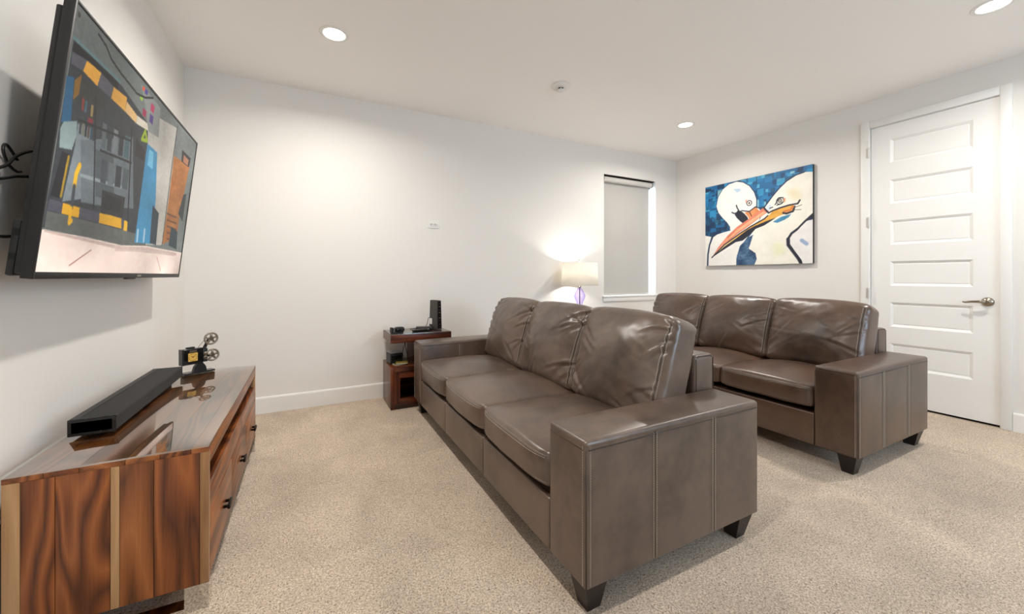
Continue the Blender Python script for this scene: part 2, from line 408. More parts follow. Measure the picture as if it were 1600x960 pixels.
# flat pictures: (shape, colour, outline in picture fractions, grain or width)
PAINTING=[
('p',(238,236,230),[(0.346,0.994),(0.41,0.968),(0.472,0.91),(0.516,0.829),(0.538,0.744),(0.538,0.658),(0.581,0.598),(0.56,0.497),(0.483,0.374),(0.427,0.286),(0.381,0.222),(0.346,0.114),(0.337,-0.017),(0.015,-0.017),(0.028,0.102),(0.049,0.263),(0.089,0.355),(0.135,0.386),(0.212,0.406),(0.274,0.417),(0.271,0.463),(0.243,0.516),(0.193,0.58),(0.148,0.652),(0.124,0.736),(0.145,0.848),(0.193,0.931),(0.261,0.981)],1),
('l',(22,44,78),[(0.346,0.994),(0.261,0.981),(0.193,0.931),(0.145,0.848),(0.124,0.736),(0.148,0.652),(0.193,0.58),(0.243,0.516),(0.271,0.463),(0.274,0.417)],0.004),
('l',(22,44,78),[(0.346,0.994),(0.41,0.968),(0.472,0.91),(0.516,0.829),(0.538,0.744),(0.538,0.658)],0.006),
('p',(238,236,230),[(-0.006,0.387),(0.069,0.364),(0.058,0.321),(0.039,0.249),(0.028,0.161),(0.022,-0.017),(-0.013,-0.016)],1),
('l',(22,44,78),[(0.082,0.356),(0.049,0.263),(0.031,0.146),(0.026,-0.017)],0.011),
('p',(188,208,226),[(0.304,0.912),(0.375,0.902),(0.387,0.872),(0.346,0.86)],1),
('p',(28,32,48),[(0.322,0.602),(0.355,0.649),(0.387,0.635),(0.421,0.596),(0.45,0.554),(0.463,0.504),(0.418,0.474),(0.381,0.512),(0.346,0.556)],0),
('p',(222,140,84),[(0.421,0.61),(0.467,0.615),(0.527,0.655),(0.565,0.601),(0.494,0.533),(0.467,0.531),(0.45,0.567)],2),
('l',(28,32,48),[(0.393,0.638),(0.467,0.615),(0.527,0.658),(0.549,0.643)],0.007),
('l',(28,32,48),[(0.467,0.615),(0.494,0.546)],0.005),
('l',(28,32,48),[(0.34,0.709),(0.348,0.678),(0.362,0.65)],0.008),
('l',(28,32,48),[(0.295,0.634),(0.316,0.617),(0.334,0.619)],0.008),
('p',(230,170,150),[(0.427,0.754),(0.45,0.756),(0.444,0.71),(0.433,0.719)],0),
('e',(28,32,48),(0.467,0.712),0.033),
('e',(235,228,215),(0.467,0.712),0.024),
('e',(60,50,50),(0.467,0.712),0.011),
('p',(240,236,224),[(1.022,0.918),(0.936,0.938),(0.873,0.926),(0.798,0.882),(0.74,0.824),(0.681,0.749),(0.604,0.633),(0.588,0.558),(0.524,0.409),(0.483,0.347),(0.427,0.272),(0.375,0.167),(0.34,0.059),(0.337,-0.024),(1.022,-0.04)],1),
('l',(22,44,78),[(0.936,0.938),(0.873,0.926),(0.798,0.882),(0.74,0.824),(0.681,0.749),(0.604,0.633)],0.008),
('p',(52,84,118),[(0.337,-0.024),(0.341,0.087),(0.375,0.222),(0.45,0.311),(0.505,0.345),(0.478,0.241),(0.461,0.188),(0.527,0.131),(0.538,0.064),(0.511,-0.015)],3),
('p',(232,214,160),[(0.789,0.785),(0.882,0.788),(0.918,0.671),(0.855,0.66)],4),
('p',(222,224,170),[(0.681,0.223),(0.76,0.241),(0.789,0.115),(0.701,0.082)],4),
('p',(206,220,232),[(0.619,0.643),(0.671,0.659),(0.661,0.597),(0.64,0.588)],0),
('p',(70,140,180),[(0.681,0.463),(0.75,0.506),(0.836,0.526),(0.817,0.495),(0.779,0.47),(0.721,0.447)],2),
('p',(224,132,104),[(0.076,0.102),(0.148,0.229),(0.249,0.36),(0.346,0.453),(0.472,0.537),(0.602,0.636),(0.649,0.586),(0.56,0.523),(0.472,0.453),(0.358,0.373),(0.212,0.252)],2),
('p',(238,172,132),[(0.095,0.135),(0.212,0.271),(0.369,0.401),(0.505,0.491),(0.623,0.578),(0.602,0.594),(0.472,0.51),(0.346,0.418),(0.212,0.285)],2),
('p',(226,168,74),[(0.076,0.102),(0.212,0.242),(0.369,0.36),(0.483,0.434),(0.607,0.503),(0.654,0.547),(0.681,0.581),(0.74,0.598),(0.817,0.612),(0.853,0.62),(0.862,0.592),(0.847,0.551),(0.798,0.538),(0.731,0.519),(0.661,0.479),(0.588,0.46),(0.524,0.425),(0.45,0.378),(0.334,0.295),(0.212,0.204)],2),
('p',(236,214,140),[(0.095,0.12),(0.212,0.228),(0.334,0.309),(0.45,0.392),(0.483,0.414),(0.334,0.323),(0.212,0.242)],0),
('p',(28,32,48),[(0.076,0.102),(0.212,0.195),(0.334,0.274),(0.404,0.285),(0.483,0.354),(0.527,0.406),(0.607,0.435),(0.661,0.471),(0.711,0.506),(0.64,0.485),(0.588,0.466),(0.524,0.442),(0.45,0.405),(0.334,0.316),(0.212,0.228)],0),
('l',(28,32,48),[(0.076,0.102),(0.212,0.25),(0.369,0.366),(0.483,0.441),(0.607,0.508),(0.638,0.539)],0.008),
('l',(28,32,48),[(0.604,0.633),(0.625,0.597),(0.645,0.568)],0.01),
('l',(28,32,48),[(0.645,0.568),(0.681,0.586),(0.74,0.605),(0.817,0.621),(0.855,0.623),(0.887,0.624),(0.903,0.656)],0.009),
('l',(28,32,48),[(0.862,0.598),(0.85,0.551),(0.798,0.535),(0.77,0.546)],0.011),
('l',(120,110,100),[(0.868,0.59),(0.918,0.605)],0.004),
('l',(120,110,100),[(0.859,0.562),(0.914,0.558)],0.004),
('l',(214,120,60),[(0.779,0.563),(0.827,0.567),(0.85,0.6)],0.012),
('e',(28,32,48),(0.744,0.682),0.04),
('e',(240,236,224),(0.744,0.682),0.032),
('e',(28,32,48),(0.744,0.682),0.021),
('e',(230,220,200),(0.744,0.682),0.013),
('e',(28,32,48),(0.744,0.682),0.006),
('l',(28,32,48),[(0.701,0.647),(0.716,0.676),(0.731,0.71),(0.768,0.713)],0.006),
('l',(28,32,48),[(0.716,0.64),(0.745,0.645),(0.77,0.665)],0.006),
('p',(216,150,110),[(0.775,0.707),(0.791,0.698),(0.784,0.656),(0.772,0.664)],0),
('l',(28,32,48),[(0.655,0.617),(0.681,0.625)],0.006),
('p',(22,44,78),[(1.022,0.515),(1.022,0.445),(0.945,0.433),(0.905,0.382),(0.873,0.34),(0.891,0.374),(0.945,0.437)],0),
('l',(28,32,48),[(1.006,0.498),(0.945,0.432),(0.891,0.365),(0.838,0.32),(0.808,0.262),(0.81,0.206),(0.827,0.168)],0.013),
('l',(28,32,48),[(0.81,0.262),(0.812,0.2),(0.855,0.123),(0.893,0.054),(0.92,-0.013)],0.019),
('p',(236,234,232),[(1.022,0.445),(0.954,0.432),(0.909,0.378),(0.873,0.328),(0.836,0.284),(0.827,0.211),(0.864,0.134),(0.918,0.035),(0.932,-0.038),(1.022,-0.04)],1),
('l',(150,170,200),[(0.918,0.239),(0.954,0.2)],0.02)]
SCREEN=[
('p',(58,64,70),[(0.009,0.871),(0.242,0.877),(0.465,0.82),(0.597,0.171),(0.186,0.153),(0.004,0.159)],1),
('p',(20,24,30),[(0.011,0.861),(0.228,0.873),(0.231,0.836),(0.089,0.831),(0.013,0.825)],0),
('l',(120,150,150),[(0.007,0.873),(0.103,0.879),(0.237,0.884)],0.008),
('p',(104,102,112),[(0.01,0.822),(0.07,0.84),(0.061,0.789),(0.014,0.778)],0),
('p',(246,186,74),[(0.07,0.84),(0.138,0.846),(0.129,0.781),(0.061,0.789)],0),
('p',(108,106,116),[(0.138,0.846),(0.207,0.839),(0.202,0.783),(0.13,0.783)],0),
('p',(242,184,80),[(0.207,0.839),(0.289,0.848),(0.287,0.779),(0.202,0.783)],0),
('p',(108,106,116),[(0.289,0.848),(0.29,0.831),(0.287,0.78),(0.287,0.779)],0),
('p',(240,200,140),[(0.29,0.831),(0.366,0.812),(0.368,0.771),(0.287,0.78)],0),
('p',(226,214,196),[(0.366,0.812),(0.46,0.823),(0.46,0.786),(0.368,0.771)],0),
('p',(30,104,140),[(0.005,0.725),(0.032,0.739),(0.045,0.577),(0.011,0.553)],1),
('p',(150,110,20),[(0.035,0.731),(0.059,0.774),(0.059,0.695),(0.041,0.658)],0),
('p',(60,62,56),[(0.066,0.762),(0.19,0.763),(0.133,0.631),(0.069,0.665)],1),
('p',(140,30,50),[(0.11,0.636),(0.135,0.642),(0.133,0.611),(0.111,0.608)],0),
('p',(150,166,164),[(0.02,0.561),(0.068,0.594),(0.074,0.539),(0.065,0.476),(0.018,0.462),(0.011,0.533)],1),
('p',(134,142,146),[(0.072,0.587),(0.13,0.603),(0.133,0.501),(0.133,0.304),(0.059,0.271),(0.074,0.496)],1),
('p',(16,22,34),[(0.03,0.454),(0.059,0.457),(0.048,0.279),(0.013,0.282)],0),
('l',(170,140,30),[(0.057,0.445),(0.051,0.291)],0.008),
('p',(116,124,128),[(0.094,0.531),(0.361,0.695),(0.436,0.346),(0.258,0.307),(0.135,0.292)],1),
('p',(88,96,100),[(0.162,0.531),(0.263,0.542),(0.301,0.352),(0.197,0.335)],1),
('l',(150,158,160),[(0.117,0.398),(0.334,0.425)],0.008),
('p',(88,88,100),[(0.012,0.269),(0.063,0.268),(0.063,0.225),(0.011,0.227)],0),
('p',(222,172,30),[(0.063,0.268),(0.134,0.269),(0.135,0.225),(0.063,0.225)],0),
('p',(88,88,100),[(0.134,0.269),(0.232,0.273),(0.236,0.227),(0.135,0.225)],0),
('p',(222,172,30),[(0.232,0.273),(0.364,0.277),(0.374,0.225),(0.236,0.227)],0),
('p',(88,88,100),[(0.364,0.277),(0.385,0.271),(0.389,0.215),(0.374,0.225)],0),
('p',(228,180,40),[(0.385,0.271),(0.409,0.271),(0.415,0.214),(0.389,0.215)],0),
('p',(106,108,104),[(0.01,0.224),(0.375,0.221),(0.595,0.218),(0.58,0.163),(0.391,0.144),(0.01,0.16)],1),
('l',(228,180,30),[(0.106,0.433),(0.097,0.395),(0.097,0.344)],0.014),
('l',(70,74,80),[(0.097,0.344),(0.099,0.26)],0.012),
('l',(228,180,30),[(0.097,0.254),(0.099,0.198),(0.106,0.207)],0.012),
('p',(196,190,180),[(0.441,0.883),(0.733,0.962),(0.752,0.187),(0.578,0.169)],1),
('p',(150,152,148),[(0.361,0.976),(0.534,0.968),(0.555,0.802),(0.464,0.785),(0.412,0.896)],1),
('p',(200,60,110),[(0.454,0.942),(0.486,0.941),(0.486,0.899),(0.456,0.902)],0),
('p',(170,50,90),[(0.4,0.877),(0.429,0.875),(0.429,0.836),(0.401,0.84)],0),
('p',(90,60,140),[(0.457,0.882),(0.486,0.884),(0.49,0.837),(0.46,0.839)],0),
('p',(226,90,50),[(0.377,0.978),(0.393,0.978),(0.392,0.957),(0.377,0.958)],0),
('p',(90,70,150),[(0.397,0.977),(0.419,0.977),(0.416,0.953),(0.396,0.952)],0),
('p',(160,200,70),[(0.369,0.929),(0.392,0.925),(0.386,0.9),(0.368,0.903)],0),
('l',(170,190,40),[(0.44,0.774),(0.424,0.719),(0.464,0.732),(0.44,0.774)],0.012),
('p',(30,32,38),[(0.383,0.702),(0.463,0.673),(0.459,0.616),(0.393,0.618)],0),
('p',(66,150,186),[(0.47,0.721),(0.562,0.716),(0.607,0.463),(0.644,0.182),(0.482,0.169),(0.477,0.423)],1),
('p',(120,190,214),[(0.493,0.699),(0.53,0.701),(0.543,0.607),(0.495,0.61)],1),
('p',(36,60,74),[(0.59,0.409),(0.659,0.378),(0.676,0.179),(0.613,0.184)],0),
('l',(180,200,210),[(0.496,0.238),(0.501,0.183)],0.012),
('l',(180,200,210),[(0.55,0.253),(0.555,0.189)],0.012),
('p',(122,126,124),[(0.725,0.971),(0.968,0.985),(0.948,0.778),(0.731,0.78)],1),
('l',(70,70,66),[(0.725,0.971),(0.725,0.71),(0.741,0.186)],0.008),
('p',(176,116,54),[(0.731,0.78),(0.944,0.803),(0.903,0.436),(0.9,0.261),(0.743,0.193),(0.742,0.504)],2),
('p',(24,28,32),[(0.816,0.863),(0.945,0.864),(0.935,0.79),(0.827,0.786)],0),
('p',(170,120,90),[(0.846,0.842),(0.92,0.84),(0.915,0.793),(0.848,0.793)],0),
('l',(110,66,26),[(0.746,0.398),(0.862,0.398)],0.006),
('l',(110,66,26),[(0.756,0.358),(0.874,0.357)],0.006),
('l',(110,66,26),[(0.767,0.317),(0.885,0.316)],0.006),
('l',(110,66,26),[(0.777,0.276),(0.896,0.275)],0.006),
('l',(110,66,26),[(0.788,0.235),(0.908,0.233)],0.006),
('p',(20,60,70),[(0.815,0.325),(0.902,0.305),(0.923,0.177),(0.816,0.194)],0),
('p',(24,50,54),[(0.913,0.578),(0.954,0.598),(0.953,0.388),(0.881,0.431)],0),
('p',(150,60,50),[(0.074,0.693),(0.084,0.693),(0.087,0.645),(0.077,0.645)],1),
('p',(70,110,120),[(0.088,0.693),(0.098,0.693),(0.1,0.646),(0.09,0.646)],1),
('p',(60,58,70),[(0.101,0.694),(0.112,0.694),(0.114,0.647),(0.104,0.646)],1),
('p',(160,140,90),[(0.115,0.694),(0.126,0.695),(0.129,0.648),(0.118,0.647)],1),
('p',(40,44,52),[(0.13,0.695),(0.141,0.695),(0.143,0.649),(0.132,0.648)],1),
('p',(60,64,70),[(0.079,0.602),(0.088,0.602),(0.091,0.552),(0.082,0.552)],1),
('p',(120,120,110),[(0.091,0.603),(0.1,0.603),(0.103,0.554),(0.094,0.553)],1),
('p',(34,38,46),[(0.103,0.604),(0.112,0.605),(0.115,0.555),(0.106,0.554)],1),
('p',(90,70,60),[(0.115,0.605),(0.125,0.606),(0.127,0.556),(0.118,0.555)],1),
('p',(50,90,104),[(0.128,0.606),(0.138,0.607),(0.14,0.558),(0.13,0.557)],1),
('p',(60,64,70),[(0.141,0.607),(0.151,0.608),(0.153,0.559),(0.143,0.558)],1),
('p',(96,104,108),[(0.179,0.658),(0.202,0.661),(0.212,0.553),(0.19,0.549)],1),
('p',(66,72,78),[(0.21,0.662),(0.234,0.666),(0.244,0.558),(0.22,0.554)],1),
('p',(130,136,138),[(0.242,0.667),(0.267,0.671),(0.277,0.564),(0.252,0.559)],1),
('p',(50,56,62),[(0.276,0.672),(0.303,0.676),(0.312,0.569),(0.285,0.565)],1),
('p',(84,110,118),[(0.312,0.678),(0.341,0.682),(0.35,0.576),(0.321,0.571)],1),
('p',(72,80,86),[(0.202,0.505),(0.232,0.509),(0.241,0.408),(0.211,0.403)],1),
('p',(110,118,120),[(0.242,0.51),(0.274,0.514),(0.282,0.414),(0.25,0.409)],1),
('p',(56,62,70),[(0.284,0.516),(0.319,0.52),(0.327,0.42),(0.292,0.415)],1),
('p',(90,98,104),[(0.33,0.522),(0.368,0.527),(0.375,0.427),(0.338,0.422)],1),
('l',(30,34,40),[(0.072,0.601),(0.349,0.669)],0.006),
('l',(30,34,40),[(0.188,0.538),(0.375,0.567)],0.006),
('l',(30,34,40),[(0.13,0.734),(0.198,0.285)],0.006),
('l',(26,30,36),[(0.345,0.73),(0.409,0.274)],0.008),
('p',(44,50,56),[(0.228,0.377),(0.368,0.385),(0.371,0.282),(0.237,0.272)],1),
('p',(30,34,40),[(0.248,0.364),(0.346,0.366),(0.347,0.298),(0.251,0.296)],1),
('p',(238,218,206),[(-0.005,0.153),(0.187,0.152),(0.391,0.142),(0.58,0.163),(0.927,0.162),(1.353,0.162),(1.476,-0.209),(0.003,-0.028)],1),
('p',(206,184,174),[(0.011,0.155),(0.187,0.147),(0.392,0.138),(0.582,0.155),(0.93,0.154),(0.935,0.134),(0.501,0.121),(0.396,0.118),(0.19,0.134),(0.011,0.145)],1),
('l',(180,150,140),[(0.217,0.1),(0.126,0.027)],0.004),
('l',(210,190,180),[(0.354,0.114),(0.586,0.134),(0.907,0.132)],0.006),
('l',(190,150,140),[(0.704,0.105),(0.765,0.016)],0.004),
('l',(40,42,44),[(0.101,0.977),(0.143,0.965),(0.174,0.938),(0.232,0.924),(0.345,0.911),(0.404,0.933),(0.464,0.975)],0.006),
('p',(70,66,50),[(0.009,0.977),(0.021,0.975),(0.019,0.958),(0.01,0.957)],0)]

# ================================================================ THE ROOM
T = .16
struct(box('floor', XL - T, XR + T, YF - T, YB + T, -.12, 0, M['carpet']))
struct(box('ceiling', XL - T, XR + T, YF - T, YB + T, ZC, ZC + .12, M['ceiling']))
struct(box('wall_left', XL - T, XL, YF - T, YB + T, 0, ZC, M['wall']))
WX0, WX1, WZ0, WZ1 = 3.272, 4.166, .872, 2.396          # window in the back wall
b = MB()
b.box(XL, WX0, YB, YB + T, 0, ZC).box(WX1, XR, YB, YB + T, 0, ZC).box(WX0, WX1, YB, YB + T, 0, WZ0 - .012).box(WX0, WX1, YB, YB + T, WZ1, ZC)
struct(b.build('wall_back', M['wall']))
DY0, DY1, DZ = .902, 1.687, 2.478                       # rough door opening in the right wall
b = MB()
b.box(XR, XR + T, YF - T, DY0, 0, ZC).box(XR, XR + T, DY1, YB + T, 0, ZC).box(XR, XR + T, DY0, DY1, DZ, ZC).box(XR + .10, XR + T, DY0, DY1, 0, DZ)
struct(b.build('wall_right', M['wall']))
VX0, VX1, VZ0, VZ1 = 1.65, 3.45, .80, 2.30              # added, unseen window behind the camera
b = MB()
b.box(XL, VX0, YF - T, YF, 0, ZC).box(VX1, XR, YF - T, YF, 0, ZC).box(VX0, VX1, YF - T, YF, 0, VZ0).box(VX0, VX1, YF - T, YF, VZ1, ZC)
struct(b.build('wall_front', M['wall']))

def baseboard(name, poly_of, a0, a1, axis):
    # profile (distance from wall, height): flat board with an eased top edge
    prof = [(0, 0), (.015, 0), (.015, .122), (.011, .132), (.004, .135), (0, .135)]
    return struct(MB().prism([poly_of(d, h) for d, h in prof], a0, a1, axis).build(name, M['trim']))
baseboard('baseboard_back', lambda d, h: (YB - d, h), XL + .015, XR - .015, 'x')
baseboard('baseboard_left', lambda d, h: (XL + d, h), YF + .015, YB, 'y')
baseboard('baseboard_right', lambda d, h: (XR - d, h), DY1 + .056, YB, 'y')
baseboard('baseboard_right_near', lambda d, h: (XR - d, h), YF + .015, DY0 - .046, 'y')
baseboard('baseboard_front', lambda d, h: (YF + d, h), XL + .015, XR - .015, 'x')

# ---- window behind the blind
wn = bpy.data.objects.new('window_1', None); C.objects.link(wn); wn.location = (0, 0, 0); struct(wn)
b = MB(); FW = .035; y0, y1 = YB + .105, YB + T - .002
b.box(WX0, WX0 + FW, y0, y1, WZ0, WZ1).box(WX1 - FW, WX1, y0, y1, WZ0, WZ1).box(WX0 + FW, WX1 - FW, y0, y1, WZ0, WZ0 + FW).box(WX0 + FW, WX1 - FW, y0, y1, WZ1 - FW, WZ1)
b.box(WX0 + FW, WX1 - FW, y0 + .01, y1 - .01, 1.60, 1.635)
b.build('window_frame', M['trim'], wn)
for za, zb in ((WZ0 + FW, 1.60), (1.635, WZ1 - FW)): box('pane', WX0 + FW, WX1 - FW, y1 - .022, y1 - .016, za, zb, M['pane'], wn)
b = MB().box(3.246, 4.186, YB - .022, YB + .105, WZ0 - .012, WZ0 + .006, .004).box(3.258, 4.176, YB - .013, YB, WZ0 - .066, WZ0 - .012, .003)
b.build('window_sill', M['trim'], wn, angle=40)
# ---- unseen window behind the camera, added for soft daylight
w2 = bpy.data.objects.new('added_window_2', None); C.objects.link(w2); struct(w2)
b = MB(); b.box(VX0, VX0 + .05, YF - .12, YF - .06, VZ0, VZ1).box(VX1 - .05, VX1, YF - .12, YF - .06, VZ0, VZ1).box(VX0, VX1, YF - .12, YF - .06, VZ0, VZ0 + .05).box(VX0, VX1, YF - .12, YF - .06, VZ1 - .05, VZ1).box(2.53, 2.57, YF - .12, YF - .06, VZ0, VZ1)
b.build('window_frame', M['trim'], w2)
for xa, xb in ((VX0 + .05, 2.53), (2.57, VX1 - .05)): box('pane', xa, xb, YF - .095, YF - .089, VZ0 + .05, VZ1 - .05, M['pane'], w2)
box('window_sill', VX0 - .03, VX1 + .03, YF - .06, YF + .02, VZ0 - .02, VZ0, M['trim'], w2, .003)

# ---- door and casing
tr = bpy.data.objects.new('trim_1', None); C.objects.link(tr); struct(tr)
def casing(name, y0, y1, z0, z1, horizontal=False):
    return MB().box(XR - .017, XR, y0, y1, z0, z1, .004).build(name, M['trim'], tr, angle=40)
casing('door_casing', .858, .916, 0, 2.532); casing('door_casing', 1.675, 1.741, 0, 2.532); casing('door_casing', .916, 1.675, 2.468, 2.532)
b = MB().box(XR, XR + .10, DY0, DY0 + .0125, 0, DZ).box(XR, XR + .10, DY1 - .0125, DY1, 0, DZ).box(XR, XR + .10, DY0 + .0125, DY1 - .0125, DZ - .0125, DZ)
b.build('door_jamb', M['trim'], tr)
dr = bpy.data.objects.new('door_1', None); C.objects.link(dr); struct(dr)
dy0, dy1, dz0, dz1 = .9185, 1.6705, .018, 2.4625; xf, xb = XR + .004, XR + .042
PY0, PY1 = 1.052, 1.540; tops = [2.335 - .3595 * k for k in range(6)]; PH = .214
box('stile', xf, xb, dy0, PY0, dz0, dz1, M['door'], dr); box('stile', xf, xb, PY1, dy1, dz0, dz1, M['door'], dr)
edges = [dz1] + [v for t in tops for v in (t, t - PH)] + [dz0]
for k in range(0, len(edges), 2): box('rail', xf, xb, PY0, PY1, edges[k + 1], edges[k], M['door'], dr)
for t in tops:
    z1, z0 = t, t - PH; s, d = .021, .013
    V = [(xf, PY0, z0), (xf, PY1, z0), (xf, PY1, z1), (xf, PY0, z1), (xf + d, PY0 + s, z0 + s), (xf + d, PY1 - s, z0 + s), (xf + d, PY1 - s, z1 - s), (xf + d, PY0 + s, z1 - s),
         (xf + d - .003, PY0 + s + .006, z0 + s + .006), (xf + d - .003, PY1 - s - .006, z0 + s + .006), (xf + d - .003, PY1 - s - .006, z1 - s - .006), (xf + d - .003, PY0 + s + .006, z1 - s - .006)]
    F = [(0, 1, 5, 4), (1, 2, 6, 5), (2, 3, 7, 6), (3, 0, 4, 7), (4, 5, 9, 8), (5, 6, 10, 9), (6, 7, 11, 10), (7, 4, 8, 11), (8, 9, 10, 11)]
    V += [(xb, PY0, z0), (xb, PY1, z0), (xb, PY1, z1), (xb, PY0, z1)]; F += [(12, 15, 14, 13), (0, 3, 15, 12), (1, 0, 12, 13), (2, 1, 13, 14), (3, 2, 14, 15)]
    MB().raw(V, F).build('panel', M['door'], dr)
for z in (2.246, 1.615, .972, .30):
    h = MB().lathe([(.0068, -.045), (.0068, .045)], 12, (XR - .022, 1.679, z)).lathe([(.0045, .045), (.003, .052)], 10, (XR - .022, 1.679, z))
    h.box(XR - .018, XR - .0165, 1.679, 1.700, z - .045, z + .045)
    h.build('hinge', M['hinge'], dr, angle=40)
hd = MB(); hy, hz = .978, .932
hd.lathe([(.0, -.0), (.032, .0), (.034, .004), (.031, .010), (.018, .016), (.011, .02), (.011, .045), (.0, .046)], 28, (xf, hy, hz), 'x')
for v in hd.b.verts: v.co.x = 2 * xf - v.co.x
hob = hd.build('door_handle', M['nickel'], dr, angle=50)
MB().tube([(xf - .045, hy, hz), (xf - .050, hy + .03, hz + .002), (xf - .050, hy + .075, hz), (xf - .046, hy + .105, hz - .006), (xf - .040, hy + .118, hz - .004)], [.011, .010, .0085, .0075, .006], 12).build('lever', M['nickel'], hob, smooth=True)
box('strike_plate', XR - .002, XR + .012, dy0 - .0018, dy0 - .0004, hz - .03, hz + .03, M['dark_metal'], dr)
box('threshold_shade', XR + .03, XR + .09, dy0, dy1, .0, .016, M['dark_gap'], dr)  # near-black strip standing in for the shade under the door leaf

# ================================================================ CEILING FITTINGS
M['led'] = emitter('led_lens', (255, 246, 232), 14.0)
def downlight(x, y, label):
    t = thing('recessed_downlight', (x, y, ZC), label, 'ceiling light', 'recessed ceiling lights')
    MB().lathe([(.066, -.0015), (.070, -.006), (.088, -.0045), (.092, -.0005), (.092, 0), (.066, 0)], 48).build('trim_ring', M['white_plastic'], t, angle=40)
    MB().lathe([(.0665, -.0018), (.05, -.003), (.001, -.0036)], 40).build('lens', M['led'], t, smooth=True)
    area_light('downlight_lamp', (0, 0, -.012), (0, 0, 0), .085, .085, DOWNLIGHT_W, (1.0, .945, .88), 'DISK', t).data.spread = math.radians(162)
downlight(.160, 2.845, 'recessed ceiling light nearest the television wall and back wall corner')
downlight(3.546, 2.845, 'recessed ceiling light above the window end, beyond the smoke detector')
downlight(3.587, .749, 'recessed ceiling light cut by the top edge of the photo, near the door')
downlight(.160, .749, 'recessed ceiling light out in front of the television, near the camera')
sd = thing('smoke_detector', (1.889, 2.743, ZC), 'round white smoke detector on the ceiling above the front sofa', 'smoke detector')
MB().lathe([(.0, 0), (.078, 0), (.080, -.006), (.074, -.014), (.052, -.021), (.034, -.025), (.0, -.025)], 48).build('base', M['white_plastic'], sd, angle=50)
MB().lathe([(.026, -.025), (.026, -.036)], 32).build('sensor_slot', M['dark_gap'], sd)
for k in range(6):
    a = k * math.pi / 3; MB().box(.022, .0285, -.003, .003, -.037, -.024).build('rib', M['white_plastic'], sd).rotation_euler.z = a
MB().lathe([(.030, -.036), (.030, -.042), (.020, -.052), (.006, -.056), (.0, -.056)], 32).build('cap', M['white_plastic'], sd, angle=50)

# ---- wall outlet
ou = thing('wall_outlet', (1.1085, YB, 1.636), 'small white horizontal power outlet high on the bare back wall', 'outlet')
MB().box(-.060, .060, -.0075, 0, -.037, .037, .003).build('cover_plate', M['white_plastic'], ou, angle=40)
for sx in (-.020, .020):
    f = MB().box(sx - .0165, sx + .0165, -.0095, -.0075, -.017, .017, .002).build('receptacle', M['white_plastic'], ou, angle=40)
    for dx, dz, hh in ((-.006, .004, .0012), (-.006, -.006, .0012)): MB().box(sx + dx - .005, sx + dx + .005, -.0101, -.0094, dz - .0022, dz + .0022).build('slot', M['dark_gap'], f)
    MB().lathe([(.0034, .0), (.0034, .0006)], 10, (sx + .009, -.0095, 0), 'y').build('ground_hole', M['dark_gap'], f)

# ---- roller blind inside the window recess
bt = NT('woven_blind_cloth'); v = bt.coords((1, 1, 9)); f = bt.noise(v, 70, 3, .6); col = bt.mix(f, lin((174, 168, 161)), lin((204, 199, 192)))
df = bt.n('ShaderNodeBsdfDiffuse'); tl_ = bt.n('ShaderNodeBsdfTranslucent'); mx = bt.n('ShaderNodeMixShader'); mx.inputs[0].default_value = .14
bt.l(col, df.inputs['Color']); bt.l(col, tl_.inputs['Color']); bt.l(df.outputs[0], mx.inputs[1]); bt.l(tl_.outputs[0], mx.inputs[2]); bt.l(mx.outputs[0], bt.out.inputs['Surface']); M['blind'] = bt.m
rb = thing('roller_blind', (3.72, YB + .045, WZ0), 'grey woven roller blind drawn down inside the window recess', 'blind')
BX0, BX1 = -.435, .395; top = WZ1 - WZ0
MB().box(BX0, BX1, .030, .0315, .02, top - .05).build('fabric', M['blind'], rb)
MB().lathe([(.034, BX0), (.034, BX1)], 32, (0, -.003, top - .050), 'x').build('roller', plain('blind_roll_cloth', (206, 202, 196), .8), rb, angle=40)
MB().box(BX0, BX1, .024, .037, .008, .03, .003).build('bottom_bar', plain('blind_bar', (196, 192, 186), .5), rb, angle=40)
MB().box(BX0 - .006, BX1 + .03, -.040, .044, top - .012, top - .002).box(BX0 - .006, BX1 + .03, .036, .044, top - .085, top - .012).build('headrail_light_stop', M['dark_metal'], rb)  # rear plate added to keep daylight from leaking in above the roller
for xx in (BX0 - .006, BX1):
    MB().lathe([(.038, xx), (.038, xx + .006)], 28, (0, -.003, top - .050), 'x').build('end_bracket', M['black'], rb, angle=40)

# ================================================================ PAINTING
pm = NT('acrylic_painting'); at = pm.n('ShaderNodeAttribute', attribute_name='picture'); pm.set(Base_Color=at.outputs['Color'], Roughness=.55)
pv = pm.coords(); pm.bump(pm.noise(pv, 220, 4), .25, .001)
PW, PHt = 1.205, 1.0
pt = thing('canvas_painting', (XR, 3.325, 1.255), 'canvas painting of two white pelicans with crossed beaks on blue', 'painting')
R = Raster(330, 276, PW, PHt, (22, 100, 150))
blues = [(14, 60, 100), (18, 98, 150), (24, 120, 176), (44, 146, 196), (90, 176, 206), (12, 44, 78), (30, 80, 110), (150, 200, 206)]
for k in range(520):                                     # brush dabs of the mosaic water
    cx, cy = rng.random(), .25 + .75 * rng.random(); a, c = .012 + .03 * rng.random(), .012 + .035 * rng.random()
    w8 = np.array([.9, 1.5, 1.7, 1.5, .7, .7, .6, .35]) if cy > .55 else np.array([1.6, .5, .2, .1, .05, 2.2, 1.2, .03])
    bc = blues[rng.choice(8, p=w8 / w8.sum())]
    m = (abs(R.u - cx) < a) & (abs(R.v - cy) < c); R.img[m] = .8 * np.array(bc) + .2 * R.img[m]
R.draw(PAINTING)
R.build('painted_face', pm.m, pt, lambda u, v: (-.0354, -u * PW, v * PHt))
M['canvas_edge'] = plain('dark_canvas_edge', (30, 30, 34), .6)
box('canvas', -.035, -.004, -PW, 0, 0, PHt, M['canvas_edge'], pt)

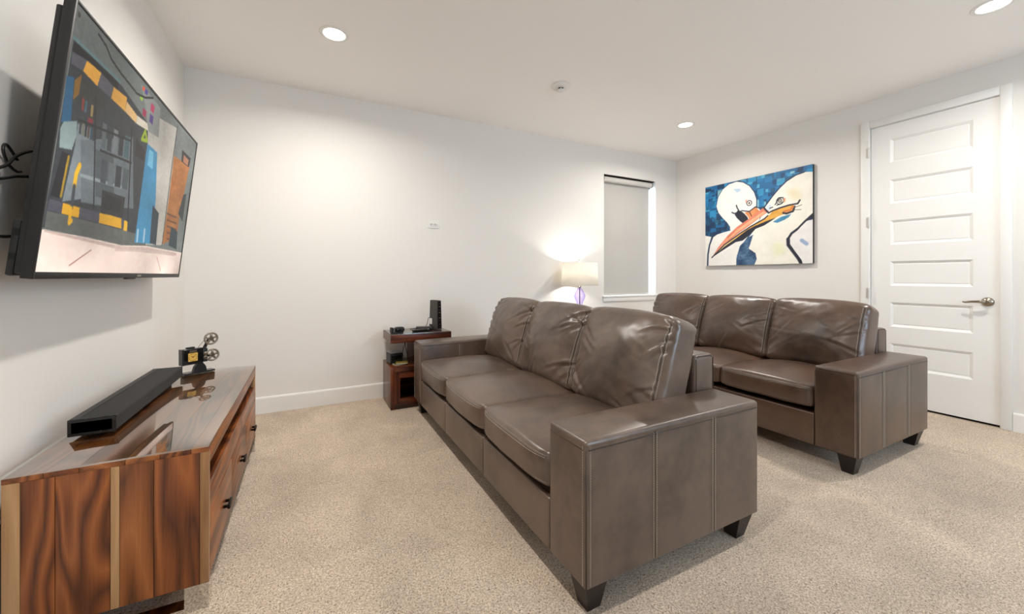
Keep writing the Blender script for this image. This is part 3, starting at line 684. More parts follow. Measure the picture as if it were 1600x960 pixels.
# ================================================================ TELEVISION
TW, TH, TI = 1.45, .838, .109
tv = thing('television', (-.692, 1.622, 1.12), 'large wall mounted flat television showing a cartoon workshop', 'television', rot=(0, TI, 0))
b = MB(); bw = .011
b.box(-.026, 0, 0, bw, 0, TH, .002).box(-.026, 0, TW - bw, TW, 0, TH, .002).box(-.026, 0, bw, TW - bw, TH - bw, TH, .002).box(-.026, 0, bw, TW - bw, 0, .021, .002)
b.build('bezel', M['bezel'], tv, angle=40)
sm = NT('lit_screen'); at = sm.n('ShaderNodeAttribute', attribute_name='picture')
sm.set(Base_Color=(.004, .004, .005), Roughness=.35, Specular_IOR_Level=.12, Emission_Color=at.outputs['Color']); sm.bsdf.inputs['Emission Strength'].default_value = 1.35
sm.m.cycles.emission_sampling = 'NONE'; M['led'].cycles.emission_sampling = 'NONE'
SR = Raster(420, 246, TW, TH, (126, 132, 128)); SR.poly((126, 132, 128), [(0, 0), (1, 0), (1, 1), (0, 1)], 1); SR.draw(SCREEN); SR.img = SR.img * (.80 + .40 * SR.smooth_noise(5))[..., None] + (SR.smooth_noise(90)[..., None] - .5) * 10; SR.img = 255 * (np.clip(SR.img, 0, 255) / 255) ** 1.2
SR.build('screen', sm.m, tv, lambda u, v: (-.003, bw + (u * TW - 0) * (TW - 2 * bw) / TW, .021 + v * (TH - .021 - bw)))
MB().box(-.046, -.026, .012, TW - .012, .012, TH - .03, .006).build('back_housing', M['black'], tv, angle=40)
MB().box(-.064, -.046, .016, TW - .016, .004, .165, .006).build('speaker_housing', M['black'], tv, angle=40)
MB().box(-.072, -.046, .10, TW - .10, .165, .46, .008).build('electronics_housing', M['black'], tv, angle=40)
for k in range(9): box('vent', -.0735, -.072, .20 + k * .12, .28 + k * .12, .30, .308, M['dark_gap'], tv)
for zz in (.05, .12): box('side_port', -.060, -.048, .0155, .017, zz, zz + .02, M['dark_gap'], tv)
box('brand_plate', -.012, .0012, TW * .55 - .025, TW * .55 + .025, .006, .014, M['nickel'], tv)
box('sensor_tab', -.016, -.003, TW * .5 - .05, TW * .5 + .05, -.006, .0, M['bezel'], tv, .002)
mt = thing('television_wall_mount', (XL, 2.347, 1.42), 'black steel wall mount bracket behind the television', 'bracket')
box('wall_plate', 0, .010, -.22, .22, -.06, .20, M['dark_metal'], mt, .002)
for zz in (-.03, .14): box('rail', .010, .026, -.30, .30, zz, zz + .035, M['dark_metal'], mt, .002)
for yy in (-.2, .2):
    V = MB(); V.prism([(.026, -.12), (.075, -.12), (.115, .22), (.026, .22)], yy - .012, yy + .012, 'y'); V.build('tilt_arm', M['black'], mt)

def cable(name, P, r, label, group=None):
    return tag(MB().tube(P, r, 8, 8).build(name, M['rubber'], None, smooth=True), label, 'cable', group)
cable('television_cable', [(-.752, 1.90, 1.545), (-.775, 1.84, 1.535), (-.785, 1.77, 1.500), (-.785, 1.71, 1.452), (-.79, 1.62, 1.415), (-.80, 1.45, 1.36), (-.82, 1.30, 1.32)], .0045, 'straight upper black cable leaving the back of the television at left')
cable('television_cable', [(-.77, 1.88, 1.455), (-.78, 1.82, 1.445), (-.785, 1.76, 1.432), (-.79, 1.70, 1.412), (-.80, 1.55, 1.37), (-.815, 1.40, 1.33)], .0045, 'lower straight black cable leaving the back of the television at left')
cable('television_cable', [(-.758, 1.87, 1.50), (-.770, 1.83, 1.475), (-.772, 1.81, 1.44), (-.772, 1.825, 1.36), (-.775, 1.81, 1.29), (-.78, 1.75, 1.252), (-.79, 1.66, 1.245), (-.805, 1.50, 1.27), (-.82, 1.38, 1.29)], .005, 'black cable sagging in a loop beside the television edge')
cable('television_cable', [(-.800, 1.80, 1.49), (-.802, 1.755, 1.525), (-.800, 1.735, 1.505), (-.802, 1.76, 1.47), (-.803, 1.80, 1.455), (-.806, 1.83, 1.46)], .004, 'small black cable loop knotted beside the television edge')

# ================================================================ MEDIA CONSOLE
CX, CY, CW, CL = -.775, 1.67, .478, 1.385
co = thing('media_console', (CX, CY, 0), 'low wooden media console of striped planks with glass top', 'media console')
xs = [0, .038, .109, .230, .252, .334, .453, CW]; tones = ['wood_pale', 'wood_dark', 'wood_dark', 'wood_pale', 'wood_mid', 'wood_dark', 'wood_pale']
g = .0006
for (x0, x1, tn) in zip(xs[:-1], xs[1:], tones):
    box('side_plank', x0 + g, x1 - g, 0, .024, .085, .530, M[tn], co, .0015)
    box('side_plank', x0 + g, x1 - g, CL - .024, CL, .085, .530, M[tn], co, .0015)
tb = [0, .085, .16, .265, .35, .43, CW]; tt = ['wood_mid_y', 'wood_dark_y', 'wood_mid_y', 'wood_mid_y', 'wood_dark_y', 'wood_mid_y']
for (x0, x1, tn) in zip(tb[:-1], tb[1:], tt): box('top_plank', x0 + g, x1 - g, 0, CL, .530, .546, M[tn], co, .001)
box('front_rail', CW - .024, CW, .024, CL - .024, .484, .530, M['wood_mid_y'], co, .001)
box('shelf_board', .012, CW - .004, .024, CL - .024, .396, .410, M['wood_dark_y'], co)
box('shelf_rail', CW - .022, CW - .002, .024, CL - .024, .318, .396, M['wood_mid_y'], co, .001)
box('back_panel', .002, .012, .024, CL - .024, .085, .530, M['wood_dark_y'], co)
box('bottom_board', .012, CW - .004, .024, CL - .024, .085, .103, M['wood_dark_y'], co)
dw = (CL - .048) / 3
for k in range(3):
    a = .024 + k * dw
    d = box('drawer', .04, CW, a + .002, a + dw - .002, .106, .314, M[['wood_mid_y', 'wood_dark_y', 'wood_mid_y'][k]], co, .002)
    hm = MB(); yc = a + dw / 2 + .045
    hm.box(CW, CW + .016, yc - .028, yc - .020, .196, .206).box(CW, CW + .016, yc + .020, yc + .028, .196, .206).box(CW + .014, CW + .024, yc - .034, yc + .034, .192, .210, .003)
    hm.build('drawer_pull', M['dark_metal'], d, angle=40)
for y0 in (.0, CL - .05):
    s = MB().box(CW - .066, CW, y0, y0 + .05, .0, .085).box(0, .06, y0, y0 + .05, 0, .085).box(.06, CW - .066, y0, y0 + .05, 0, .016)
    s.build('chrome_sled_leg', M['chrome'], co)
MB().box(-.001, CW + .001, -.001, CL + .001, .5463, .5523, .001).build('glass_top', M['glass_top'], co, angle=40)
sb = box('slim_black_box', XL + .0005, CX - .003, 1.715, 2.20, .0, .375, M['black'], None, .004)
tag(sb, 'slim black box tucked between the console and the left wall', 'box')

# ---- soundbar
so = thing('soundbar', (-.742, 1.935, .5525), 'long black soundbar lying on the glass topped console', 'soundbar')
SL = .865
P = Puff((.063, SL / 2, .041), (.063, SL / 2, .029), .010, cells=(4, 12, 3)); P.make('housing', M['cloth_black'], so)
for yy in (.0035, SL - .0035): Puff((.063, yy, .041), (.0638, .0035, .0298), .003, cells=(4, 1, 3)).make('end_cap', M['black_gloss'], so)
b = MB().tube([(.002, 0, .064), (.1, -.0006, .0712), (.119, 0, .069), (.1268, 0, .06), (.1268, 0, .018)], .0012, 6); b.build('trim_line', M['bezel'], so)
box('rear_strip', .003, .026, .004, SL - .004, .0695, .0712, M['bezel'], so)
box('foot_rail', .03, .09, .05, SL - .05, .0, .013, M['black'], so)

# ---- projector shaped clock: local +x along the base, local -y towards the viewer
ck = thing('projector_clock', (-.575, 2.945, .5525), 'black desk clock shaped like a film projector with two reels', 'clock', rotz=math.radians(33))
Puff((0, 0, .005), (.078, .028, .005), .003, cells=(4, 3, 1)).make('base_plate', M['black_gloss'], ck)
b = MB().prism([(-.028, .010), (.040, .010), (.036, .034), (.022, .056), (-.004, .058), (-.020, .038)], -.012, .012, 'y'); b.build('stand', M['black'], ck)
MB().lathe([(.011, -.016), (.011, .0)], 20, (.012, -.0, .034), 'y').build('stand_knob', M['nickel'], ck)
cb = Puff((-.030, 0, .102), (.050, .019, .046), .004, cells=(3, 2, 3)).make('clock_body', M['black_gloss'], ck)
box('left_flange', -.086, -.078, -.022, .022, .056, .148, M['black'], ck)
fm = NT('yellow_clock_dial'); vv = fm.coords(); fm.set(Base_Color=fm.mix(fm.noise(vv, 60, 4), lin((206, 150, 40)), lin((244, 208, 110))), Roughness=.4)
face = box('clock_face', -.056, -.010, -.0212, -.0188, .076, .124, fm.m, ck)
for k in range(12):
    a = k * math.pi / 6; x = -.033 + .0195 * math.sin(a) * 1.0; z = .100 + .0205 * math.cos(a)
    box('hour_mark', x - .0015, x + .0015, -.0218, -.0211, z - .002, z + .002, M['dark_gap'], face)
MB().tube([(-.033, -.0222, .100), (-.043, -.0222, .106)], .0012, 6).build('hour_hand', M['dark_gap'], face)
MB().tube([(-.033, -.0224, .100), (-.021, -.0224, .112)], .001, 6).build('minute_hand', M['dark_gap'], face)
MB().lathe([(.004, .0), (.003, .002)], 12, (-.033, -.0212, .100), 'y').build('hand_hub', plain('red_hub', (150, 50, 20), .4), face)
box('name_plate', -.050, -.014, -.0205, -.0188, .128, .141, M['nickel'], ck)
MB().box(-.060, -.018, -.010, .010, .148, .158, .003).build('top_vent', M['black'], ck, angle=40)
for zc in (.088, .110):
    MB().lathe([(.010, -.0), (.011, .012), (.006, .016)], 18, (.030, -.010, zc), 'y').build('lens_roller', M['nickel'], ck)
MB().box(.018, .046, -.010, .012, .060, .140, .003).build('gear_housing', M['black'], ck, angle=40)
b = MB().prism([(.020, .136), (.036, .130), (.058, .186), (.048, .194)], -.004, .004, 'y'); arm1 = b.build('upper_arm', M['black'], ck)
for q in (.25, .5, .75): MB().lathe([(.0042, 0), (.0042, .001)], 12, (.028 + q * .026, -.004, .133 + q * .056), 'y').build('arm_hole', M['nickel'], arm1)
b = MB().prism([(.036, .086), (.046, .084), (.076, .096), (.072, .106), (.040, .100)], -.004, .004, 'y'); b.build('lower_arm', M['black'], ck)
MB().tube([(.0, 0, .150), (.044, 0, .205)], .0016, 6).build('film_strip', M['nickel'], ck)
M['reel'] = plain('pale_reel_metal', (150, 141, 127), .38, .8, vary=.08)
def reel(x, z):
    r = MB().torus(.0330, .0058, (x, -.012, z), 'y', 36, 8).build('reel', M['reel'], ck, smooth=True)
    for k in range(5):
        a = 2 * math.pi * k / 5 + .3
        MB().tube([(x, -.012, z), (x + .033 * math.cos(a), -.012, z + .033 * math.sin(a))], [.0080, .0052], 8).build('spoke', M['reel'], r, smooth=True)
    MB().lathe([(.010, .006), (.010, .0), (.004, -.006)], 20, (x, -.016, z), 'y').build('reel_hub', M['nickel'], r, angle=40)
reel(.062, .196); reel(.068, .096)

# ================================================================ SOFAS
def wrinkle(seed, amp, n_fold, hy, hz):
    """leather creases: short folds that start at the side seams and the bottom edge and die out across the cushion"""
    r = random.Random(int(seed * 1000)); folds = []
    for sgn in (-1, 1):
        for k in range(n_fold):
            z0 = hz * (r.uniform(.35, .92) if k % 3 else r.uniform(-.8, .35)); a = r.uniform(.15, .75) * (1 if r.random() < .8 else -1)
            folds.append((sgn * hy * r.uniform(.90, 1.0), z0, -sgn * math.cos(a), -math.sin(a), r.uniform(.10, .30), r.uniform(.006, .012), r.uniform(.35, 1.0)))
    for k in range(n_fold // 2):
        sx = r.choice((-1, 1)); a = r.uniform(.5, 1.1)
        folds.append((sx * hy * r.uniform(.2, .9), -hz * .95, -sx * math.cos(a), math.sin(a), r.uniform(.08, .22), r.uniform(.007, .012), r.uniform(.3, .8)))
    def post(P, N, U):
        fr = np.clip(np.abs(N[:, 0]) ** 1.5 + .25 * np.clip(N[:, 2], 0, 1), 0, 1); d = np.zeros(len(P))
        for (fy, fz, dy, dz, ln, wd, am) in folds:
            py, pz = P[:, 1] - fy, P[:, 2] - fz; t = py * dy + pz * dz; u = py * -dz + pz * dy
            u = u + .030 * (t / ln) ** 2
            fade = np.where((t > -.02) & (t < ln), np.clip((t + .02) / .03, 0, 1) * np.clip(1 - t / ln, 0, 1) ** .8, 0)
            d += fade * am * (-np.exp(-(u / wd) ** 2) + .75 * np.exp(-((u - 1.9 * wd) / (1.3 * wd)) ** 2))
        out = P + N * (d * fr * (.0125 if n_fold > 6 else .009))[:, None]
        for i in range(len(P)):
            y, z = U[i, 1], U[i, 2]
            f3 = mnoise.noise(Vector((y * 1.3 + seed * 3, z * 1.3, seed))); f4 = mnoise.noise(Vector((y * 4 + seed, z * 4, seed * 2)))
            s_ = 1 if y > 0 else -1; q = Vector((y * 1.5 - s_ * z * 1.1 + seed, z * 5.2 + s_ * y * 3.6, seed * 1.9)); rg = 1 - 2 * abs(mnoise.noise(q))
            out[i] += N[i] * ((amp * (f3 + .3 * f4) + .0026 * (rg - .5) * (.25 + .9 * abs(y))) * fr[i])
        return out
    return post
def tilt_xz(P, c, th):
    """rotate about the y axis through c (x, z): top leans back"""
    x, z = P[:, 0] - c[0], P[:, 2] - c[1]
    Q = P.copy(); Q[:, 0] = c[0] + x * math.cos(th) + z * math.sin(th); Q[:, 2] = c[1] - x * math.sin(th) + z * math.cos(th); return Q

def sofa(loc, D, seed, leath, label):
    t = thing('leather_sofa', loc, label, 'sofa', 'matching leather sofas')
    L, AW, ZT, Z0 = 2.285, .215, .592, .108
    ST = M['stitch']
    # ---- arms: core and stitched leather panels
    for side in (0, 1):
        fy = (lambda y: y) if side == 0 else (lambda y: L - y)
        def ybox(y0, y1): a, c_ = sorted((fy(y0), fy(y1))); return (a + c_) / 2, (c_ - a) / 2
        yc, hy = ybox(.010, AW - .010)
        arm = Puff((D / 2, yc, (Z0 + ZT) / 2), (D / 2 - .010, hy, (ZT - Z0) / 2 - .008), .010, cells=(4, 2, 3)).make('arm', leath, t)
        sx = [0.004, .312, .636 * D / .93, D]
        for x0, x1 in zip(sx[:-1], sx[1:]):
            for (ya, yb) in ((.0, .018), (AW - .018, AW)):
                yc, hy = ybox(ya, yb); pf = Puff(((x0 + x1) / 2, yc, (Z0 + ZT - .006) / 2), ((x1 - x0) / 2 - .0004, hy, (ZT - .006 - Z0) / 2), .0075, (0, .0025, 0), cells=(5, 1, 7)); pf.make('side_panel', leath, arm)
        yc, hy = ybox(.002, AW - .002)
        Puff((.012, yc, (Z0 + ZT - .005) / 2), (.012, hy, (ZT - .005 - Z0) / 2), .011, (.004, 0, 0), cells=(1, 4, 8)).make('front_panel', leath, arm)
        Puff((D - .010, yc, (Z0 + ZT - .005) / 2), (.010, hy, (ZT - .005 - Z0) / 2), .009, (.003, 0, 0), cells=(1, 4, 8)).make('back_panel', leath, arm)
        yc, hy = ybox(-.001, AW + .001)
        Puff((D / 2 - .0005, yc, ZT - .016), (D / 2 + .0005, hy, .016), .015, (0, 0, .006), cells=(10, 4, 1)).make('top_panel', leath, arm)
        nrm = (0, -1 if side == 0 else 1, 0); yo = fy(-.0022); yi = fy(AW + .0022); nin = (0, 1 if side == 0 else -1, 0)
        s = MB()
        for xx in sx[1:3]:
            for dx in (-.0075, .0075):
                s.dashes([(xx + dx, yo, Z0 + .012), (xx + dx, yo, ZT - .02)], [nrm, nrm]); s.dashes([(xx + dx, yi, .30), (xx + dx, yi, ZT - .02)], [nin, nin])
        fx = (-1, 0, 0)
        s.dashes([(.0205, fy(-.0005), Z0 + .01), (.0205, fy(-.0005), ZT - .012)], [nrm, nrm])
        s.dashes([(-.0002, fy(.014), Z0 + .01), (-.0002, fy(.014), ZT - .012)], [fx, fx])
        s.build('stitching', ST, arm)['kind'] = 'stuff'
        for pth in ([(.006, fy(.0035), Z0 + .004), (.006, fy(.0035), ZT - .03)], [(.012, fy(-.0006), ZT - .030), (D - .012, fy(-.0006), ZT - .030)], [(.0008, fy(.012), ZT - .030), (.0008, fy(AW - .012), ZT - .030)], [(.006, fy(AW - .0035), Z0 + .004), (.006, fy(AW - .0035), ZT - .03)]): MB().tube(pth, .0026, 6).build('seam_piping', M['piping'], arm, smooth=True)
    # ---- base rail of three panels and underside
    yi0, yi1 = AW, L - AW; cw = (yi1 - yi0) / 3
    base = MB().box(.02, D - .02, yi0, yi1, Z0 + .004, .30).build('base', leath, t)
    for k in range(3):
        Puff((.014, yi0 + (k + .5) * cw, (Z0 + .302) / 2), (.014, cw / 2 - .0004, (.302 - Z0) / 2), .009, (.003, 0, 0), cells=(1, 8, 4)).make('rail_panel', leath, base)
    # ---- back frame
    bk = Puff((D - .054, L / 2, (Z0 + .757) / 2), (.072, (yi1 - yi0) / 2 - .001, (.757 - Z0) / 2), .024, (.004, 0, .004), cells=(3, 20, 8)).make('back_frame', leath, t)
    for yy in (yi0 + .004, yi1 - .004): MB().tube([(D - .111, yy, .35), (D - .111, yy, .735), (D - .098, yy, .750), (D - .011, yy, .750), (D + .008, yy, .735), (D + .014, yy, .30)], .0028, 6).build('seam_piping', M['piping'], bk, smooth=True)
    # ---- seat cushions
    for k in range(3):
        yc = yi0 + (k + .5) * cw; hx, hy, hz = .375, cw / 2 + .002, .064; sd_ = seed + k * 3.1
        def post(P, N, U, sd_=sd_):
            Q = P.copy(); upw = np.clip(N[:, 2], 0, 1)
            Q[:, 2] += upw * (.010 * np.clip(-U[:, 0] * 0 + 1 - U[:, 1] ** 2, 0, 1)) - .012 * upw * np.clip(U[:, 0], 0, 1)
            # rounded plan corners at the front
            fr = np.clip(-U[:, 0] - .80, 0, .2) / .2; Q[:, 1] *= 1 - .035 * fr ** 2
            Q[:, 0] += .030 * np.clip(-U[:, 0], 0, 1) ** 6 * np.abs(U[:, 1]) ** 5
            for i in range(len(Q)):
                n_ = mnoise.noise(Vector((Q[i, 0] * 7 + sd_, Q[i, 1] * 7, sd_))); e = max(0, abs(U[i, 1]) - .72) / .28
                m_ = mnoise.noise(Vector((Q[i, 2] * 30, Q[i, 1] * 38 + sd_, Q[i, 0] * 10)))
                Q[i] += N[i] * (.0035 * n_ + .006 * e * m_ * max(0.0, -U[i, 0]))
            return Q
        pf = Puff((-.022 + hx, yc, .397), (hx, hy, hz), .026, (.010, .0, .034), cells=(16, 16, 4), post=post, edge=4)
        cu = pf.make('seat_cushion', leath, t)
        e = .010; s = MB()
        for (za, off) in ((hz - .019, 0), (hz - .008, 0)):
            P_, N_ = pf.path([(-hx if off == 0 else -hx, -hy + .02, za), (-hx, hy - .02, za)], 40); s.dashes(P_, N_, r=.0010)
        s.build('stitching', ST, cu)['kind'] = 'stuff'
        for za in (hz - .0135, -hz + .016):
            P_, N_ = pf.path([(-hx, -hy + .012, za), (-hx, hy - .012, za)], 40); MB().tube([tuple(p) for p in P_], .0021, 6).build('seam_piping', leath, cu, smooth=True)
    # ---- back cushions, leaning on the frame
    slump = [(.0, -.006), (.0, .0), (.0, .004)]
    for k in range(3):
        yc = yi0 + (k + .5) * cw; hx, hy, hz = .102, cw / 2 + .008, .250
        cx, cz = D - .240, .688; th = math.radians(17); base_w = wrinkle(seed * 1.3 + k * 7.7, .010, 9 if seed < 3 else 5, hy, hz)
        def post(P, N, U, base_w=base_w, k=k):
            Q = base_w(P, N, U)
            # plump in the middle, pinched at the side edges, soft rounded top
            Q[:, 0] *= 1 - .16 * np.abs(U[:, 1]) ** 4
            Q[:, 2] -= (.012 * np.abs(U[:, 1]) ** 6 + slump[k][1] * U[:, 1]) * np.clip(U[:, 2], 0, 1)
            Q[:, 0] *= 1 - .18 * np.clip(U[:, 2], 0, 1) ** 3
            Q[:, 0] += .012 * np.clip(-U[:, 2], 0, 1) * 0
            return tilt_xz(Q, (0, 0), th)
        pf = Puff((cx, yc, cz), (hx, hy, hz), .036, (.060, .004, .020), cells=(5, 54, 44), post=post, edge=4)
        cu = pf.make('back_cushion', leath, t)
        s = MB()
        for sy in (-1, 1):
            for off in (.020, .036):
                P_, N_ = pf.path([(-hx, sy * (hy - off), -hz + .03), (-hx, sy * (hy - off), hz - .035)], 40); s.dashes(P_, N_, r=.0011)
                P2, N2 = pf.path([(-hx + .035, sy * (hy - off), hz), (hx - .035, sy * (hy - off), hz)], 16); s.dashes(P2, N2, r=.0011)
            P_, N_ = pf.path([(-hx, sy * (hy - .028), -hz + .03), (-hx, sy * (hy - .028), hz - .035)], 40); MB().tube([tuple(p) for p in P_], .0024, 6).build('seam_piping', M['piping'], cu, smooth=True)
        s.build('stitching', ST, cu)['kind'] = 'stuff'
    # ---- tapered block legs
    for lx, dx in ((.012, 1), (D - .105, -1)):
        for ly, dy in ((.012, 1), (L - .105, -1)):
            w_ = .093; s1 = .026
            ax, bx = lx, lx + w_; ay, by = ly, ly + w_
            tx0, tx1 = (ax + s1, bx - .012) if dx == 1 else (ax + .012, bx - s1); ty0, ty1 = (ay + s1, by - .012) if dy == 1 else (ay + .012, by - s1)
            V = [(ax, ay, Z0 + .004), (bx, ay, Z0 + .004), (bx, by, Z0 + .004), (ax, by, Z0 + .004), (tx0, ty0, 0), (tx1, ty0, 0), (tx1, ty1, 0), (tx0, ty1, 0)]
            MB().raw(V, [(0, 1, 2, 3), (4, 7, 6, 5), (0, 4, 5, 1), (1, 5, 6, 2), (2, 6, 7, 3), (3, 7, 4, 0)]).build('leg', M['leg'], t)
    return t
sofa((.797, 1.018, 0), .930, 1.0, M['leather'], 'taupe leather three seat sofa in the foreground, facing the television')
sofa((2.705, 1.048, 0), .965, 5.0, M['leather2'], 'darker brown leather three seat sofa in the second row, before the door')

# ================================================================ SIDE TABLES, LAMP AND SMALL THINGS
def s_table(x0, y0, label, group):
    t = thing('wooden_side_table', (x0, y0, 0), label, 'side table', group)
    wd, dp = .53, .372
    sl = Puff((wd / 2, dp / 2, .594), (wd / 2, dp / 2, .036), .003, cells=(3, 3, 1)).make('top_slab', M['red_x'], t)
    box('glass_inset', .008, wd - .008, .008, dp - .008, .6302, .6342, M['glass_top'], t)
    box('support_panel', .215, .270, .012, dp - .012, .356, .558, M['red_z'], t, .002)
    bw_ = .41
    box('box_side', 0, .030, 0, dp, 0, .356, M['red_z'], t, .002); box('box_side', bw_ - .030, bw_, 0, dp, 0, .356, M['red_z'], t, .002)
    box('box_top', .030, bw_ - .030, 0, dp, .318, .356, M['red_x'], t, .002); box('box_bottom', .030, bw_ - .030, 0, dp, 0, .045, M['red_x'], t, .002)
    for xa in (.030, bw_ - .078): box('front_stile', xa, xa + .048, .004, .022, .045, .318, M['red_z'], t)
    for za, zb in ((.262, .318), (.045, .088)): box('front_frame_rail', .078, bw_ - .078, .004, .022, za, zb, M['red_x'], t)
    box('back_board', .030, bw_ - .030, dp - .014, dp - .004, .045, .318, M['red_x'], t)
    return t
s_table(.622, 3.392, 'reddish wooden side table with open box base beside the front sofa', 'reddish wooden side tables')
s_table(2.455, 3.392, 'reddish wooden side table under the purple lamp, hidden behind the sofas', 'reddish wooden side tables')
ZT_ = .6347
rt = thing('router', (1.060, 3.575, ZT_), 'tall black upright router with a white sticker on the side table', 'router', rotz=math.radians(-73))
b = MB(); V = [(-.068, -.026, 0), (.068, -.026, 0), (.068, .026, 0), (-.068, .026, 0), (-.062, -.021, .268), (.062, -.021, .268), (.062, .021, .268), (-.062, .021, .268)]
b.raw(V, [(0, 3, 2, 1), (4, 5, 6, 7), (0, 1, 5, 4), (1, 2, 6, 5), (2, 3, 7, 6), (3, 0, 4, 7)]); bmesh.ops.bevel(b.b, geom=b.b.edges[:], offset=.004, segments=2, affect='EDGES')
b.build('casing', plain('charcoal_plastic', (58, 55, 52), .5), rt, angle=40)
pl = MB().raw([(.0682, -.020, .012), (.0682, .020, .012), (.0627, .017, .258), (.0627, -.017, .258), (.0655, -.020, .012), (.0655, .020, .012), (.060, .017, .258), (.060, -.017, .258)], [(0, 1, 2, 3), (4, 7, 6, 5), (0, 4, 5, 1), (1, 5, 6, 2), (2, 6, 7, 3), (3, 7, 4, 0)]).build('port_panel', M['black_gloss'], rt)
for k, z in enumerate((.02, .045, .078, .102, .126, .150, .176, .205, .232)):
    x = .0685 - .0056 * z / .246; wd = .012 if 1 < k < 7 else .007
    box('port', x - .002, x + .0006, -wd * .7, wd * .7, z, z + .012, M['nickel'] if k % 2 else M['bezel'], pl)
V = [(-.056, -.0263, .045), (-.020, -.0263, .045), (-.020, -.0254, .098), (-.056, -.0254, .098), (-.056, -.0255, .045), (-.020, -.0255, .045), (-.020, -.0246, .098), (-.056, -.0246, .098)]
MB().raw(V, [(0, 1, 2, 3), (4, 7, 6, 5), (0, 4, 5, 1), (1, 5, 6, 2), (2, 6, 7, 3), (3, 7, 4, 0)]).build('sticker', M['white_plastic'], rt)

gd = thing('desk_gadget', (.690, 3.475, ZT_), 'small rounded black gadget on the left end of the side table', 'gadget', rotz=math.radians(12))
Puff((.020, 0, .029), (.040, .030, .021), .014, (0, .003, .004), cells=(4, 3, 2)).make('body', M['black_gloss'], gd)
Puff((-.046, 0, .026), (.010, .026, .026), .008, cells=(1, 3, 3)).make('side_block', M['black'], gd)
MB().lathe([(.009, 0), (.009, .004)], 16, (.034, -.030, .032), 'y').build('lens', M['bezel'], gd)
box('foot', -.030, .050, -.020, .020, 0, .010, M['black'], gd)
rm = thing('remote_control', (.905, 3.50, ZT_), 'black remote control lying tilted in the middle of the side table', 'remote control', rotz=math.radians(22))
Puff((0, 0, .010), (.085, .023, .009), .007, (0, 0, .002), cells=(6, 3, 1)).make('body', M['black_gloss'], rm)
for i in range(5):
    for j in range(3): MB().lathe([(.004, .019), (.0036, .0212)], 10, (-.06 + i * .022, (j - 1) * .012, 0)).build('button', M['bezel'], rm)
rm2 = thing('flat_gadget', (.955, 3.58, ZT_), 'flat black plastic device behind the remote control on the side table', 'gadget', rotz=math.radians(-15))
Puff((0, 0, .015), (.075, .036, .014), .010, (0, 0, .003), cells=(6, 3, 1)).make('body', M['black'], rm2)
box('grey_strip', -.05, .05, -.020, .004, .0295, .0325, plain('grey_strip', (120, 118, 120), .35), rm2, .001)
cable('power_cable', [(1.035, 3.655, ZT_ + .10), (1.028, 3.70, ZT_ + .09), (1.018, 3.715, ZT_ + .03), (.98, 3.70, ZT_ + .006), (.90, 3.68, ZT_ + .005), (.84, 3.64, ZT_ + .005)], .003, 'thin black cable trailing behind the router on the side table')
cable('power_cable', [(.80, 3.73, .362), (.79, 3.72, .42), (.805, 3.70, .50), (.80, 3.66, .53), (.792, 3.60, .48), (.80, 3.56, .40), (.78, 3.50, .362)], .003, 'thin dark cable hanging in the open gap of the side table')
bx = thing('set_top_box', (.692, 3.60, .3563), 'black box with a grey top edge on the lower shelf of the side table', 'device', rotz=math.radians(8))
Puff((0, 0, .045), (.055, .06, .045), .006, cells=(3, 3, 2)).make('casing', M['black'], bx)
box('grey_lid', -.050, .050, -.055, .055, .0905, .100, plain('grey_lid', (150, 150, 152), .4), bx, .002)
box('front_window', -.045, .045, -.0622, -.0595, .03, .07, M['black_gloss'], bx)
for k, (cx_, cy_, rz, cc, lb) in enumerate((( .715, 3.50, 14, (112, 128, 52), 'green paper booklet lying flat in front of the black box on the shelf'), (.735, 3.495, -10, (188, 164, 70), 'yellow paper booklet lying on the green booklet on the shelf'))):
    bk_ = thing('booklet', (cx_, cy_, .3563 + k * .010), lb, 'booklet', rotz=math.radians(rz))
    box('pages', -.048, .048, -.034, .034, .001, .008, M['white_plastic'], bk_)
    cm = plain('booklet_cover', cc, .45, vary=.3, scale=45)
    box('cover', -.050, .050, -.036, .036, .008, .0095, cm, bk_); box('cover', -.050, .050, -.036, .036, .0, .001, cm, bk_)

# ---- table lamp with purple glass body
lp = thing('table_lamp', (2.722, 3.578, ZT_), 'table lamp with purple glass body and lit white drum shade', 'table lamp')
g = NT('purple_glass'); tr_ = g.n('ShaderNodeBsdfTransparent'); lw = g.n('ShaderNodeLayerWeight'); lw.inputs['Blend'].default_value = .45
vv = g.coords(); nz = g.noise(vv, 5); tint = g.ramp(lw.outputs['Facing'], [(0, (.88, .84, 1.0)), (.5, (.74, .66, 1.0)), (1, (.34, .20, .80))])
g.l(g.mix(g.math('MULTIPLY', nz, .1), tint, (.7, .6, .9)), tr_.inputs['Color'])
gl = g.n('ShaderNodeBsdfGlossy'); gl.inputs['Roughness'].default_value = .03; fr = g.n('ShaderNodeFresnel'); fr.inputs['IOR'].default_value = 1.5
ge = g.n('ShaderNodeNewGeometry'); mx = g.n('ShaderNodeMixShader'); g.l(g.math('MULTIPLY', fr.outputs[0], g.math('SUBTRACT', 1.0, ge.outputs['Backfacing'])), mx.inputs[0]); g.l(tr_.outputs[0], mx.inputs[1]); g.l(gl.outputs[0], mx.inputs[2]); g.l(mx.outputs[0], g.out.inputs['Surface'])
MB().lathe([(.075, 0), (.078, .006), (.076, .018), (.050, .024), (.0, .024)], 40).build('foot', M['nickel'], lp, angle=40)
MB().lathe([(.034, .024), (.046, .05), (.050, .09), (.040, .130), (.029, .158), (.029, .172), (.036, .195), (.052, .232), (.061, .258), (.062, .270), (.056, .290), (.042, .318), (.028, .340), (.019, .354), (.016, .362)], 48).build('glass_body', g.m, lp, smooth=True)
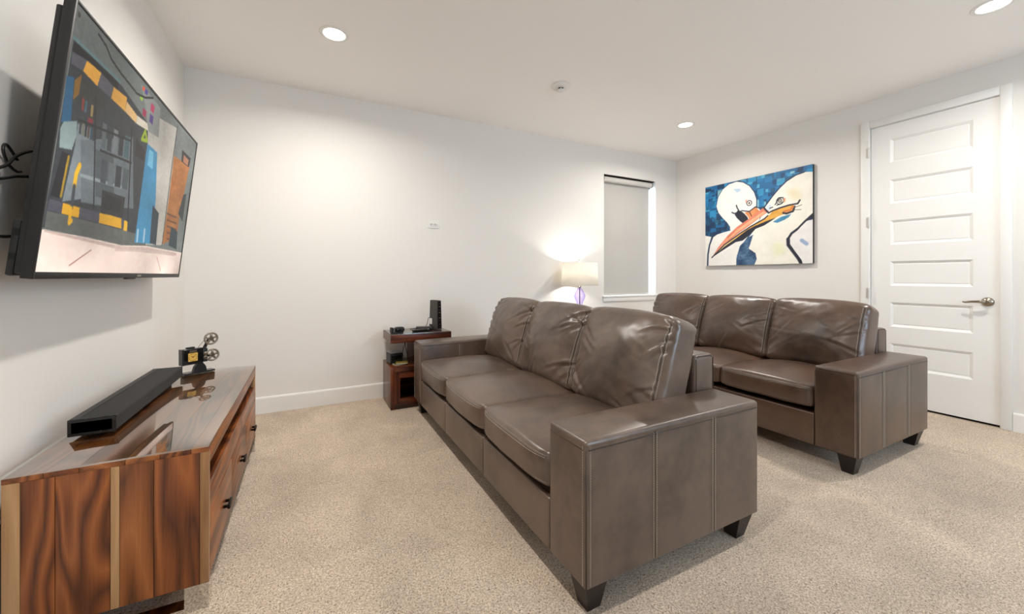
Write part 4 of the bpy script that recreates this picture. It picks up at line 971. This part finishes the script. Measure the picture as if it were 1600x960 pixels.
MB().lathe([(.0055, .024), (.0055, .378)], 14).build('center_rod', plain('violet_rod', (84, 52, 110), .3, .4), lp, angle=40)
MB().lathe([(.015, .362), (.018, .366), (.018, .374), (.012, .380), (.012, .420), (.018, .424), (.018, .455), (.008, .46)], 24).build('socket', M['nickel'], lp, angle=40)
sh = NT('white_linen_shade'); v = sh.coords((1, 1, 1)); f = sh.noise(v, 240, 3); cc = sh.mix(f, lin((250, 246, 238)), lin((255, 253, 248)))
d1 = sh.n('ShaderNodeBsdfDiffuse'); t1 = sh.n('ShaderNodeBsdfTranslucent'); mx = sh.n('ShaderNodeMixShader'); mx.inputs[0].default_value = .62
sh.l(cc, d1.inputs['Color']); sh.l(cc, t1.inputs['Color']); sh.l(d1.outputs[0], mx.inputs[1]); sh.l(t1.outputs[0], mx.inputs[2]); sh.l(mx.outputs[0], sh.out.inputs['Surface'])
V, F = [], []; n = 64
for i in range(n):
    a = 2 * math.pi * i / n
    for r, z in ((.207, .385), (.194, .638), (.1925, .638), (.2055, .385)): V.append((r * math.cos(a), r * math.sin(a), z))
for i in range(n):
    for k in range(4): F.append((i * 4 + k, ((i + 1) % n) * 4 + k, ((i + 1) % n) * 4 + (k + 1) % 4, i * 4 + (k + 1) % 4))
mesh('lamp_shade', V, F, sh.m, lp)
b = MB().torus(.012, .0025, (0, 0, .626), n=16)
for k in range(3):
    a = k * 2.094; b.tube([(.012 * math.cos(a), .012 * math.sin(a), .626), (.192 * math.cos(a), .192 * math.sin(a), .630)], .002, 6)
b.tube([(.010, 0, .455), (.048, 0, .50), (.045, 0, .58), (.008, 0, .626)], .0018, 6, 6); b.tube([(-.010, 0, .455), (-.048, 0, .50), (-.045, 0, .58), (-.008, 0, .626)], .0018, 6, 6)
b.build('harp', M['nickel'], lp)
MB().lathe([(.004, .626), (.005, .645), (.011, .655), (.013, .666), (.009, .678), (.0, .684)], 20).build('finial', M['white_plastic'], lp, smooth=True)
MB().lathe([(.012, .46), (.015, .478), (.020, .505), (.021, .525), (.015, .543), (.0, .550)], 24).build('bulb', emitter('lit_bulb', (255, 226, 180), 10.0), lp, smooth=True)
ld = bpy.data.lights.new('lamp_bulb_light', 'POINT'); ld.energy = LAMP_W; ld.color = (1, .96, .90); ld.shadow_soft_size = .034
lo = bpy.data.objects.new('lamp_bulb_light', ld); C.objects.link(lo); lo.parent = lp; lo.location = (0, 0, .52)
